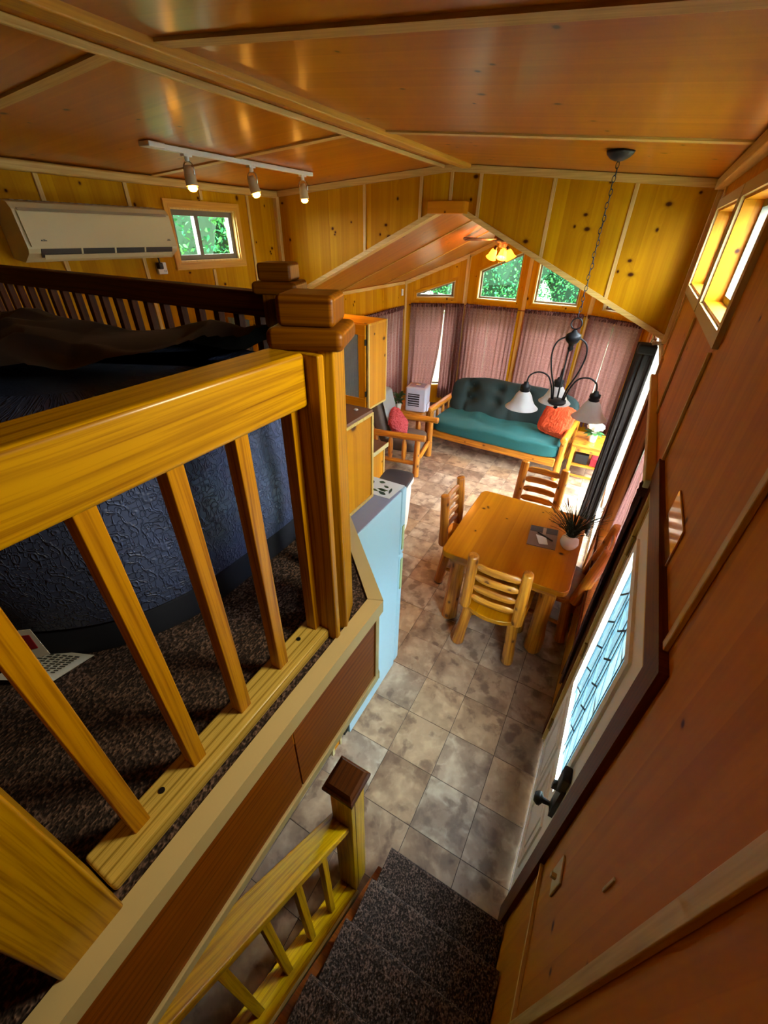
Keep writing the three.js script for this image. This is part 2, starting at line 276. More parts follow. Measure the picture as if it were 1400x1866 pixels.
// ---------- floor ----------
const A0 = [xL, 7.2], A1 = [-2.68, 7.75], D0 = [-0.625, 7.75], D1 = [xR, 7.2];
{
  const f = setting('floor', 'mottled brown stone look tiled floor', 'floor');
  part('screed', slab([Q(xL - WT, -0.004, DB - WT), Q(xR + WT, -0.004, DB - WT), Q(xR + WT, -0.004, 7.3), Q(-0.6, -0.004, 7.9), Q(-2.7, -0.004, 7.9), Q(xL - WT, -0.004, 7.3)], V(0, -0.12, 0)), M.grout, f);
  const tints = [0xffffff, 0xe9ddd2, 0xf6f0ec, 0xd9cfca, 0xf2e2d0].map((c) => std({ map: T.stone, color: c, roughness: 0.38 }));
  const t = 0.305, gap = 0.0035, far = [];
  for (let i = -13; i < 1; i++) for (let j = -8; j < 26; j++) {
    const x0 = 0.013 + i * t, d0 = 0.008 + j * t, x1 = Math.min(x0 + t, xR), d1 = d0 + t;
    if (x1 - x0 < 0.02 || x0 < xL || d1 > 7.75 || d0 < DB) continue;
    if (d1 > 7.2 && (x0 < -2.68 - (7.75 - d1) * 1.6 || x1 > -0.62 + (7.75 - d1) * 1.6)) continue;
    const g = box(x0 + gap / 2, x1 - gap / 2, -0.008, 0, d0 + gap / 2, d1 - gap / 2, 2), near = x0 > -2.45 && d0 > 0.25 && d0 < 6.6 || (x0 > -1.4 && d0 > -0.6 && d0 < 6);
    if (near && x0 > -2.5) part('tile', g, tints[Math.floor(hash(i + 50, j + 50, 4) * 5)], f); else far.push(g);
  }
  const rest = part('tile_field', far, tints[1], f); rest.userData.kind = 'stuff';
}

// ---------- right wall with front door, side window, patio door and clerestory ----------
const doorHole = [0.86, 1.80, 0, 1.91], sideHole = [1.98, 3.55, 0.62, 1.86], patioHole = [3.80, 6.2, 0.02, 2.0], clerA = [1.87, 2.72, 2.525, 2.94], clerB = [2.85, 3.80, 2.525, 2.94];
const battenOn = (w, x, d, y0, y1, wd = 0.03, s = 1) => part('batten', box(x, x + 0.012 * s, y0, y1, d - wd / 2, d + wd / 2, 1, 0.003), M.batten, w);
{
  const w = setting('wall_right', 'pine panelled wall with front door and clerestory windows', 'wall');
  const hs = [doorHole, sideHole, patioHole, clerA, clerB], ds = [DB - WT, -1.5, -0.9, -0.3, 0.32, 0.83, 1.9, 2.77, 3.83, DG + 0.1];
  for (let i = 0; i + 1 < ds.length; i++) part('panel', wallBoxes(xR, xR + WT, ds[i] + 0.001, ds[i + 1] - 0.001, 0, 3.16, hs), M.pineDark, w);
  part('panel', wallBoxes(xR, xR + WT, DG + 0.1, 7.3, 0, 2.2, hs), M.pineDark, w);
  for (const d of [-1.5, -0.9, -0.3, 0.32]) battenOn(w, xR, d, 0, 3.1, 0.036, -1);
  battenOn(w, xR, 0.83, 2.0, 3.1, 0.028, -1); battenOn(w, xR, 1.9, 1.95, 2.45, 0.018, -1); battenOn(w, xR, 2.77, 1.95, 2.45, 0.018, -1); battenOn(w, xR, 3.86, 2.05, 3.1, 0.022, -1);
  part('corner_strip', box(xR - 0.03, xR, livY(xR) - 0.02, 3.1, DG - 0.035, DG - 0.001, 1, 0.004), M.batten, w);
  part('rail_strip', box(xR - 0.012, xR, 0.905, 0.922, -0.6, 0.76, 2, 0.002), M.batten, w);
}
{
  const w = setting('wall_left', 'pine panelled side wall behind the air conditioner', 'wall');
  const hs = [[2.80, 3.51, 2.535, 2.925], [5.35, 6.95, 0.55, 1.66]], ds = [DB - WT, -1.2, -0.55, 0.05, 0.65, 1.25, 1.86, 2.46, 3.15, 3.7, DG + 0.1];
  for (let i = 0; i + 1 < ds.length; i++) { part('panel', wallBoxes(xL, xL - WT, ds[i] + 0.001, ds[i + 1] - 0.001, 0, 3.16, hs), M.pine, w); if (i) { const d = ds[i]; if (Math.abs(d - 3.15) < 0.01) { battenOn(w, xL, d, 2.99, 3.08); battenOn(w, xL, d, 0, 2.47); } else battenOn(w, xL, d, 0, 3.08, 0.03, 1); } }
  const d2 = [DG + 0.1, 4.9, 5.35, 5.88, 6.42, 6.95, 7.3];
  for (let i = 0; i + 1 < d2.length; i++) part('panel', wallBoxes(xL, xL - WT, d2[i] + 0.001, d2[i + 1] - 0.001, 0, 2.2, hs), M.pine, w);
  part('corner_strip', box(xL, xL + 0.045, 0, 3.07, DG - 0.05, DG - 0.002, 1, 0.004), M.batten, w);
  part('frieze_strip', box(xL, xL + 0.02, 2.065, 2.11, DG + 0.1, 7.15, 2, 0.003), M.batten, w);
}
{
  const w = setting('wall_back', 'pine panelled end wall behind the loft', 'wall');
  for (const [a, b] of [[xL - WT, -2.4], [-2.4, -1.2], [-1.2, xR + WT]]) part('panel', slab([Q(a, 0, DB), Q(b, 0, DB), Q(b, ceilY(b) + 0.03, DB), ...(a < xc && b > xc ? [Q(xc, ceilY(xc) + 0.03, DB)] : []), Q(a, ceilY(a) + 0.03, DB)], V(0, 0, WT)), M.pineDark, w);
}
// ---------- gable wall over the opening to the living room ----------
{
  const w = setting('wall_gable', 'knotty pine gable wall above the living room opening', 'wall');
  const xs = [xL, -2.505, -1.93, xc, -1.40, -0.816, -0.247, xR];
  for (let i = 0; i + 1 < xs.length; i++) { const a = xs[i] + 0.001, b = xs[i + 1] - 0.001; part('panel', slab([Q(a, livY(a), DG), Q(b, livY(b), DG), Q(b, ceilY(b) + 0.02, DG), Q(a, ceilY(a) + 0.02, DG)], V(0, 0, -0.1)), M.pine, w); }
  for (const x of xs.slice(1, -1)) part('batten', box(x - 0.014, x + 0.014, livY(x) + (Math.abs(x - xc) < 0.2 ? 0.03 : 0.0), ceilY(x) - 0.02, DG - 0.012, DG, 1, 0.003), M.batten, w);
  for (const [a, b] of [[xL + 0.01, xc], [xc, xR - 0.01]]) {
    part('rake_trim', slab([Q(a, livY(a) - 0.012, DG - 0.016), Q(b, livY(b) - 0.012, DG - 0.016), Q(b, livY(b) + 0.028, DG - 0.016), Q(a, livY(a) + 0.028, DG - 0.016)], V(0, 0, -0.12), 0), M.batten, w);
    part('crown_trim', slab([Q(a, ceilY(a) - 0.052, DG - 0.022), Q(b, ceilY(b) - 0.052, DG - 0.022), Q(b, ceilY(b) - 0.004, DG - 0.022), Q(a, ceilY(a) - 0.004, DG - 0.022)], V(0, 0, -0.022), 0), M.batten, w);
  }
  part('ridge_block', box(-1.815, -1.485, 2.925, 3.012, DG - 0.11, DG + 0.05, 0, 0.006), M.pineDark, w);
}
// ---------- ceilings ----------
{
  const c = setting('ceiling', 'glossy pine plank ceiling with pale battens', 'ceiling');
  const ds = [DB - WT, -1.45, -0.1, 1.27, 2.70, DG + 0.1];
  for (let i = 0; i + 1 < ds.length; i++) for (const s of [-1, 1]) {
    const e = s < 0 ? xL - WT : xR + WT, a = ds[i] + 0.001, b = ds[i + 1] - 0.001;
    part('panel', slab([Q(xc, ceilY(xc), a), Q(e, ceilY(e), a), Q(e, ceilY(e), b), Q(xc, ceilY(xc), b)], V(0, 0.09, 0), 0), M.ceiling, c);
    if (i) { const x0 = s < 0 ? xL + 0.05 : -1.5, x1 = s < 0 ? -1.745 : xR - 0.05, d = ds[i]; part('batten', slab([Q(x0, ceilY(x0) - 0.009, d - 0.03), Q(x1, ceilY(x1) - 0.009, d - 0.03), Q(x1, ceilY(x1) - 0.009, d + 0.03), Q(x0, ceilY(x0) - 0.009, d + 0.03)], V(0, 0.009, 0), 0), M.batten, c); }
  }
  part('ridge_beam', box(-1.565, -1.488, 3.222, 3.256, DB, DG - 0.03, 2, 0.006), M.beam, c);  // its yellow lit look is put into the beam colour
  part('ridge_strip', box(-1.735, -1.716, 3.232, 3.256, DB, DG - 0.03, 2, 0.005), M.batten, c);
  part('crown_trim', box(xR - 0.055, xR, 3.055, 3.112, DB, DG - 0.03, 2, 0.006), M.batten, c);
  part('crown_trim', box(xL, xL + 0.055, 3.055, 3.112, DB, DG - 0.03, 2, 0.014), M.batten, c);
}
{
  const c = setting('ceiling_living', 'sloping pine ceiling of the living room bay', 'ceiling');
  const ds = [DG + 0.1, 5.2, 6.45, 7.95];
  for (let i = 0; i + 1 < ds.length; i++) for (const s of [-1, 1]) {
    const e = s < 0 ? xL - WT - 0.15 : xR + WT + 0.15, a = ds[i] + 0.001, b = ds[i + 1] - 0.001;
    part('panel', slab([Q(xc, livY(xc), a), Q(e, livY(e), a), Q(e, livY(e), b), Q(xc, livY(xc), b)], V(0, 0.09, 0), 0), M.ceiling, c);
    if (i) { const x0 = s < 0 ? xL + 0.02 : xc, x1 = s < 0 ? xc : xR - 0.02, d = ds[i]; part('batten', slab([Q(x0, livY(x0) - 0.012, d - 0.012), Q(x1, livY(x1) - 0.012, d - 0.012), Q(x1, livY(x1) - 0.012, d + 0.012), Q(x0, livY(x0) - 0.012, d + 0.012)], V(0, 0.012, 0), 0), M.batten, c); }
  }
}
// ---------- bay walls and their windows ----------
function bayWall(name, label, P0, P1, holes, mids) {
  const L = Math.hypot(P1[0] - P0[0], P1[1] - P0[1]), th = Math.atan2(P1[1] - P0[1], P1[0] - P0[0]);
  const w = setting(name, label, 'wall', [P0[0], 0, P0[1]], th), hx = (u) => P0[0] + (P1[0] - P0[0]) * u / L, top = (u) => livY(hx(u)) + 0.03, us = [0, ...mids, L];
  for (let i = 0; i + 1 < us.length; i++) part('panel', extr([[us[i], 0], [us[i + 1], 0], [us[i + 1], top(us[i + 1])], [us[i], top(us[i])]], holes.filter((h) => h[0][0] > us[i] && h[0][0] < us[i + 1]), -WT, 0), M.pine, w);
  const bat = (u, wd, z = 0.014) => part('batten', extr(rect(u - wd / 2, u + wd / 2, 0, top(u) - 0.06), [], 0, z), M.batten, w);
  for (const u of mids) bat(u, 0.055, 0.02); bat(0.02, 0.03); bat(L - 0.02, 0.03);
  part('top_trim', extr(us.length > 2 ? [[0, top(0) - 0.09], [us[1], top(us[1]) - 0.09], [L, top(L) - 0.09], [L, top(L) - 0.032], [us[1], top(us[1]) - 0.032], [0, top(0) - 0.032]] : [[0, top(0) - 0.09], [L, top(L) - 0.09], [L, top(L) - 0.032], [0, top(0) - 0.032]], [], 0, 0.014, 0), M.batten, w);
  return { th, L };
}
const LA = Math.hypot(A1[0] - A0[0], A1[1] - A0[1]);
const polyA = [[0.20, 1.865], [0.86, 1.865], [0.86, 2.13], [0.20, 1.93]], lowA = rect(0.16, 0.90, 0.35, 1.70);
const polyB = [[0.21, 1.865], [0.90, 1.865], [0.90, 2.585], [0.21, 2.29]], polyC = [[1.155, 1.865], [1.845, 1.865], [1.845, 2.29], [1.155, 2.585]], lowB = rect(0.14, 0.93, 0.35, 1.70), lowC = rect(1.125, 1.915, 0.35, 1.70);
const mir = (p) => p.map(([u, v]) => [LA - u, v]).reverse();
const bA = bayWall('wall_bay_left', 'angled pine bay wall left of the sofa', A0, A1, [polyA, lowA], []);
const bF = bayWall('wall_bay_front', 'pine end wall of the bay behind the sofa', A1, D0, [polyB, polyC, lowB, lowC], [1.0275]);
const bD = bayWall('wall_bay_right', 'angled pine bay wall right of the sofa', D0, D1, [mir(polyA), mir(lowA)], []);
function win(n, label, at, th, poly, o) { const g = setting('window_' + n, label, 'window', at, th); windowIn(g, poly, o); return g; }
const atA = [A0[0], 0, A0[1]], atF = [A1[0], 0, A1[1]], atD = [D0[0], 0, D0[1]], honey = { trimMat: M.pine, liner: M.paleTrim, trim: 0.045 };
win(1, 'slanted transom window left of the bay, showing a white roof', atA, bA.th, polyA, honey);
win(2, 'slanted transom window behind the ceiling fan', atF, bF.th, polyB, honey);
win(3, 'slanted transom window right of the centre post', atF, bF.th, polyC, honey);
win(4, 'slanted transom window half hidden by the gable edge', atD, bD.th, mir(polyA), honey);
win(5, 'tall window behind the parted curtain left of the sofa', atA, bA.th, lowA, honey);
win(6, 'tall window behind the curtains left of the centre post', atF, bF.th, lowB, honey);
win(7, 'tall window behind the curtains right of the centre post', atF, bF.th, lowC, honey);
win(8, 'tall window behind the curtains at the right of the bay', atD, bD.th, mir(lowA), honey);
const atR = [xR, 0, 0], tR = -Math.PI / 2, ud = (h) => rect(-h[1], -h[0], h[2], h[3]);
win(9, 'near clerestory window high on the right wall', atR, tR, ud(clerA), { trim: 0.05 });
win(10, 'far clerestory window high on the right wall', atR, tR, ud(clerB), { trim: 0.05 });
win(11, 'side window beside the dining table behind a mauve curtain', atR, tR, ud(sideHole), { trim: 0.05, trimMat: M.doorTrim, liner: M.doorTrim, glassZ: -0.098 });
win(12, 'small sliding window beside the air conditioner', [xL, 0, 0], Math.PI / 2, rect(2.80, 3.51, 2.535, 2.925), { trim: 0.055, trimMat: M.beam, liner: M.batten, glassZ: -0.05, sashW: 0.04, mullions: [3.08] });
win(13, 'side window behind the mauve curtain near the armchair', [xL, 0, 0], Math.PI / 2, rect(5.35, 6.95, 0.55, 1.66), { trim: 0.05, trimMat: M.cabinet });
{ // sliding patio door
  const g = setting('door_2', 'white framed sliding glass patio door beyond the dining table', 'door', atR, tR), h = ud(patioHole), m = -5.0;
  casing([h[3], h[0], h[1], h[2]].length ? h : h, 0.05, 0, 0.016, M.paleTrim, g);
  part('frame', extr(h, [insetPoly(h, 0.03)], -WT, 0.004), M.white, g);
  for (const [a, b, z] of [[-6.17, m + 0.03, -0.05], [m - 0.03, -3.83, -0.085]]) { const p = rect(a, b, 0.05, 1.97); part('sash', extr(p, [insetPoly(p, 0.06)], z - 0.015, z + 0.015), M.white, g); part('pane', extr(insetPoly(p, 0.055), [], z - 0.001, z + 0.001), M.glass, g); }
}
{ // front door, seen almost edge on
  const g = setting('door_1', 'white front door with leaded glass and black handle', 'door', atR, tR), h = ud(doorHole);
  const jamb = [[h[0][0], 0.001], [h[0][0], h[2][1]], [h[1][0], h[2][1]], [h[1][0], 0.001]];
  part('casing_board', extr(rect(-1.90, -1.83, 0.0, 2.03), [], 0, 0.02), M.doorTrim, g); part('casing_board', extr(rect(-0.845, -0.748, 0.0, 2.03), [], 0, 0.02), M.doorTrim, g); part('casing_board', extr(rect(-1.83, -0.845, 1.935, 2.03), [], 0, 0.02, 0), M.doorTrim, g);
  part('stop_strip', extr(rect(-0.866, -0.846, 0.0, 1.932), [], 0, 0.013), M.batten, g); part('stop_strip', extr(rect(-1.83, -0.866, 1.905, 1.933), [], 0, 0.013, 0), M.batten, g); part('stop_strip', extr(rect(-1.829, -1.80, 0.0, 1.904), [], 0, 0.013), M.batten, g);
  part('jamb', extr([[-1.80, 0], [-1.78, 0], [-1.78, 1.89], [-0.88, 1.89], [-0.88, 0], [-0.86, 0], [-0.86, 1.91], [-1.80, 1.91]], [], -0.03, -0.002), M.batten, g);
  part('outer_jamb', extr([[-1.80, 0], [-1.775, 0], [-1.775, 1.885], [-0.885, 1.885], [-0.885, 0], [-0.86, 0], [-0.86, 1.91], [-1.80, 1.91]], [], -WT, -0.031), std({ color: 0x1f3a42, roughness: 0.7 }), g);  // teal stands in for the cyan glare of the door glass
  const gl = rect(-1.66, -1.04, 0.82, 1.73), leaf = rect(-1.778, -0.882, 0.012, 1.888), z1 = -0.004, z0 = -0.018;
  const leafMat = std({ color: 0xf4f0e4, roughness: 0.45 }), lf = part('leaf', extr(leaf, [gl], z0, z1), leafMat, g);
  part('glass_frame', extr(insetPoly(gl, -0.03), [insetPoly(gl, 0.012)], z1, z1 + 0.01), leafMat, lf);
  for (const [u0, u1] of [[-1.68, -1.36], [-1.3, -0.98]]) { const p = rect(u0, u1, 0.16, 0.66); part('raised_panel', extr(p, [insetPoly(p, 0.03)], z1, z1 + 0.008), leafMat, lf); part('raised_field', extr(insetPoly(p, 0.07), [], z1, z1 + 0.006), leafMat, lf); }
  part('pane', new THREE.PlaneGeometry(0.62, 0.91).translate((gl[0][0] + gl[1][0]) / 2, (gl[0][1] + gl[2][1]) / 2, -0.010), M.doorGlass, g).userData.label = 'bright pale blue textured glass';
  const came = []; const cb = (a, b) => came.push(bar(V(a[0], a[1], -0.008), V(b[0], b[1], -0.008), a[0] === b[0] ? 0.013 : 0.008, 0.004, 0, V(0, 0, 1)));
  const ua = -1.66, ub = -1.04, va = 0.82, vb = 1.73, um = (ua + ub) / 2, w3 = (ub - ua) / 3;
  for (const k of [0.12, 0.33, 0.40, 0.60, 0.67, 0.88]) cb([lerp(ua, ub, k), va], [lerp(ua, ub, k), vb]);
  for (const k of [0.06, 0.94]) cb([ua, lerp(va, vb, k)], [ub, lerp(va, vb, k)]);
  for (let k = 0; k < 5; k++) { const v = lerp(va + 0.06, vb - 0.2, k / 4), s = 0.13; cb([ua + 0.07, v], [ua + w3, v + s]); cb([ua + w3, v + s], [um, v + 0.02]); cb([um, v + 0.02], [ub - w3, v + s]); cb([ub - w3, v + s], [ub - 0.07, v]); }
  part('lead_cames', came, std({ color: 0x2c4650, roughness: 0.6 }), g);
  for (const v of [0.22, 0.95, 1.66]) { const hg = part('hinge', [extr(rect(-1.80, -1.76, v - 0.05, v + 0.05), [], z1, z1 + 0.004), cyl(V(-1.78, v - 0.05, z1 + 0.010), V(-1.78, v + 0.05, z1 + 0.010), 0.008)], M.brass, g); }
  const hd = part('handle_plate', extr(rect(-1.0, -0.935, 0.87, 1.08), [], z1, z1 + 0.016), M.black, g);
  const rb = new RoundedBoxGeometry(0.06, 0.10, 0.03, 2, 0.008); rb.translate(-0.967, 1.11, z1 + 0.016); part('deadbolt_box', rb, M.black, hd);
  part('thumb_turn', extr(rect(-0.975, -0.957, 1.03, 1.07), [], z1 + 0.02, z1 + 0.045), M.black, hd);
  const kn = lathe([[0.0, 0.07], [0.018, 0.068], [0.027, 0.055], [0.026, 0.045], [0.012, 0.036], [0.009, 0.01], [0.024, 0.006], [0.026, 0]]); kn.rotateX(Math.PI / 2); kn.translate(-0.967, 0.90, z1 + 0.012); part('knob', kn, M.black, hd);
}
// ---------- loft floor, stair, partition ----------
const E1 = [-0.422, 0.785], E2 = [-0.94, 1.30];
{
  const f = setting('floor_loft', 'dark carpeted loft floor with pale edge trim', 'loft');
  const poly = (y, o) => [Q(xL + 0.002, y, DB), Q(E1[0] - o, y, DB), Q(E1[0] - o, y, E1[1] - o * 0.41), Q(E2[0] - o * 0.41, y, E2[1] - o), Q(xL + 0.002, y, E2[1] - o)];
  part('carpet', slab(poly(LOFT - 0.006, 0.036), V(0, -0.02, 0), 2), M.carpet, f);
  part('deck', slab(poly(LOFT - 0.027, 0.014), V(0, -0.10, 0), 2), M.pineDark, f);
  part('fascia', slab([Q(E1[0] - 0.012, LOFT - 0.045, -1.0), Q(E1[0] - 0.012, LOFT - 0.045, 0.36), Q(E1[0] - 0.012, 1.50, 0.36), Q(E1[0] - 0.012, 1.50, -1.0)], V(-0.02, 0, 0), 2), M.fascia, f);
  part('fascia', slab([Q(E1[0] - 0.012, LOFT - 0.045, 0.365), Q(E1[0] - 0.012, LOFT - 0.045, E1[1] - 0.02), Q(E1[0] - 0.012, 1.50, E1[1] - 0.02), Q(E1[0] - 0.012, 1.50, 0.365)], V(-0.02, 0, 0), 2), M.fascia, f);
  part('fascia', slab([Q(E1[0] - 0.012, LOFT - 0.045, E1[1] - 0.008), Q(E2[0] - 0.01, LOFT - 0.045, E2[1] - 0.012), Q(E2[0] - 0.01, 1.50, E2[1] - 0.012), Q(E1[0] - 0.012, 1.50, E1[1] - 0.008)], V(-0.014, 0, 0.014), 2), M.fascia, f);
  part('edge_trim', slab([Q(E1[0], LOFT + 0.004, DB), Q(E1[0], LOFT + 0.004, E1[1]), Q(E1[0] - 0.045, LOFT + 0.004, E1[1] - 0.018), Q(E1[0] - 0.045, LOFT + 0.004, DB)], V(0, -0.05, 0), 2), M.cream, f);
  part('edge_trim', slab([Q(E1[0], LOFT + 0.004, E1[1] + 0.002), Q(E2[0], LOFT + 0.004, E2[1]), Q(E2[0] - 0.018, LOFT + 0.004, E2[1] - 0.045), Q(E1[0] - 0.045, LOFT + 0.004, E1[1] - 0.016)], V(0, -0.05, 0), 2), M.cream, f);
  part('edge_trim', slab([Q(E2[0], LOFT + 0.004, E2[1] + 0.002), Q(xL, LOFT + 0.004, E2[1] + 0.002), Q(xL, LOFT + 0.004, E2[1] - 0.043), Q(E2[0] - 0.018, LOFT + 0.004, E2[1] - 0.043)], V(0, -0.05, 0), 0), M.cream, f);
  part('lower_trim', box(E1[0] - 0.03, E1[0] - 0.004, 1.47, 1.505, -1.0, E1[1] - 0.01, 2, 0.004), M.cream, f);
  part('lower_trim', slab([Q(E1[0] - 0.004, 1.505, E1[1] - 0.006), Q(E2[0] - 0.004, 1.505, E2[1] - 0.004), Q(E2[0] - 0.004, 1.47, E2[1] - 0.004), Q(E1[0] - 0.004, 1.47, E1[1] - 0.006)], V(-0.02, 0, 0.02), 2), M.cream, f);
  part('corner_strip', box(E1[0] - 0.02, E1[0] - 0.006, 1.505, LOFT - 0.046, E1[1] - 0.03, E1[1] - 0.008, 1, 0.003), M.paleTrim, f);
  part('soffit', slab([Q(xL, 1.69, DB), Q(E1[0] - 0.04, 1.69, DB), Q(E1[0] - 0.04, 1.69, E1[1] - 0.03), Q(E2[0] - 0.04, 1.69, E2[1] - 0.04), Q(xL, 1.69, E2[1] - 0.04)], V(0, -0.012, 0), 2), M.pineDark, f);
  part('fascia', slab([Q(E2[0] - 0.02, LOFT - 0.05, E2[1] - 0.012), Q(xL, LOFT - 0.05, E2[1] - 0.012), Q(xL, 1.69, E2[1] - 0.012), Q(E2[0] - 0.02, 1.69, E2[1] - 0.012)], V(0, 0, 0.02), 0), M.fascia, f);
}
{
  const s = setting('stairs', 'narrow stair with dark carpeted steps', 'stairs');
  const run = 0.197, n = 9;
  for (let k = 1; k <= n; k++) {
    const y = 0.2 * k, d = 0.735 - run * (k - 1), r = 0.022, pts = [];
    for (let i = 0; i <= 8; i++) { const a = -Math.PI / 2 + Math.PI * i / 8; pts.push([d - r + Math.cos(a) * r, y - r + Math.sin(a) * r]); }
    const dn = k < n ? d - run - 0.03 : d - 0.9; pts.push([dn, y], [dn, y - 0.2 * k + 0.001 * 1], [d - 0.035, 0.001]); pts.push([d - 0.035, y - 2 * r]);
    const g = new THREE.ExtrudeGeometry(shapeOf(pts), { depth: xR - 0.006 + 0.31, bevelEnabled: false, curveSegments: 4 });   // (d, y) section swept along x
    const m = new THREE.Matrix4().makeBasis(V(0, 0, -1), V(0, 1, 0), V(1, 0, 0)).setPosition(-0.31, 0, 0); g.applyMatrix4(m);
    part('step', wuv(g, 2), M.stairCarpet, s);
  }
  const sl = (d) => 0.534 - 0.99 * d, pl = [];
  part('stringer_panel', slab([Q(-0.315, 0.002, 0.66), Q(-0.315, 0.002, -1.0), Q(-0.315, sl(-1.0) + 0.33, -1.0), Q(-0.315, sl(0.66) + 0.33 - 0.12, 0.66)], V(-0.03, 0, 0), 2), M.doorTrim, s);
}
{
  const w = setting('wall_partition', 'dark pine partition end under the loft beside the fridge', 'wall');
  part('panel', box(-1.6, -0.905, 0.002, 1.67, 1.03, 1.10, 1), M.pineDark, w);
  part('end_board', box(-0.905, -0.893, 0.002, 1.67, 1.03, 1.10, 1), M.pineDark, w);
  part('corner_trim', box(-0.915, -0.88, 0.002, 1.67, 1.018, 1.04, 1, 0.003), M.cream, w); part('corner_trim', box(-0.915, -0.88, 0.002, 1.67, 1.10, 1.118, 1, 0.003), M.cream, w);
  part('base_strip', box(-1.6, -0.9, 0.002, 0.05, 1.018, 1.03, 0, 0.003), M.doorTrim, w);
}

// ---------- loft railings and stair railing ----------
function newel(parent, x, d, y0, y1, w, turn, capMat, mat, capW) {
  const g = new THREE.Group(); g.name = 'newel_post'; g.position.set(x, 0, -d); g.rotation.y = turn; parent.add(g);
  part('post', box(-w / 2, w / 2, y0, y1 - 0.085, -w / 2, w / 2, 1, 0.005), mat, g);
  const c = capW / 2; part('cap_collar', box(-c, c, y1 - 0.09, y1 - 0.052, -c, c, 0, 0.014), capMat, g);
  part('cap_block', box(-c * 0.74, c * 0.74, y1 - 0.052, y1, -c * 0.74, c * 0.74, 0, 0.01), capMat, g);
  return g;
}
{
  const t = thing('loft_railing', 'golden oak loft railing nearest the viewer beside the stair', 'railing', [0, 0, 0]);
  part('handrail', box(-0.572, -0.49, 2.505, 2.603, -0.06, 0.598, 2, 0.008), M.oak, t);
  part('sill_board', box(-0.566, -0.488, LOFT - 0.006, LOFT + 0.028, -0.02, 0.60, 2, 0.007), M.sill, t);
  for (const d of [0.592, 0.449, 0.319, 0.19, 0.061]) part('baluster', box(-0.547, -0.517, LOFT + 0.026, 2.51, d - 0.015, d + 0.015, 1, 0.002), M.oakBar, t);
  for (const [x, d] of [[-0.538, 0.53], [-0.538, 0.115]]) { const g = new THREE.CylinderGeometry(0.006, 0.006, 0.003, 12); g.translate(x, LOFT + 0.0285, -d); part('screw_hole', g, M.black, t); }
  part('end_post', box(-0.558, -0.462, LOFT - 0.006, 2.6, 0.598, 0.617, 1, 0.004), M.oakMid, t);
  newel(t, -0.525, 0.672, LOFT - 0.006, 2.69, 0.098, 0.4, M.oakShade, M.oakMid, 0.142);
  const nn = newel(t, -0.508, -0.072, LOFT - 0.006, 2.69, 0.098, 0, M.oakShade, M.oak, 0.142);
}
{
  const t = thing('loft_railing', 'far loft railing below the air conditioner, shade put into its dark oak', 'railing', [0, 0, 0]);
  newel(t, -1.075, 1.215, LOFT - 0.006, 2.695, 0.1, 0.4, M.oakShade, M.oakShade, 0.15);
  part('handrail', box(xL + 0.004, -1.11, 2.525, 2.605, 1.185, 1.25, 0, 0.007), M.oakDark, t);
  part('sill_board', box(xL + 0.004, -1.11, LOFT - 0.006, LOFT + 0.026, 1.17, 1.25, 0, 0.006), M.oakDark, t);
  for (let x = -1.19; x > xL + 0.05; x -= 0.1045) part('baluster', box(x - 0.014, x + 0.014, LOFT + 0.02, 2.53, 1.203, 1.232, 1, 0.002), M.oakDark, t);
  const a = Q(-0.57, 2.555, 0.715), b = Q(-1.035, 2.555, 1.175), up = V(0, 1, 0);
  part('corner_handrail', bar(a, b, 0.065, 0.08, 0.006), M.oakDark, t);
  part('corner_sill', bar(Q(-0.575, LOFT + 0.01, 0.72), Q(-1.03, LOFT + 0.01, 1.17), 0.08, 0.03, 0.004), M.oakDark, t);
  for (let k = 1; k < 5; k++) { const x = lerp(-0.57, -1.035, k / 5), d = lerp(0.715, 1.175, k / 5); part('baluster', box(x - 0.014, x + 0.014, LOFT + 0.02, 2.53, d - 0.014, d + 0.014, 1, 0.002), M.oakDark, t); }
}
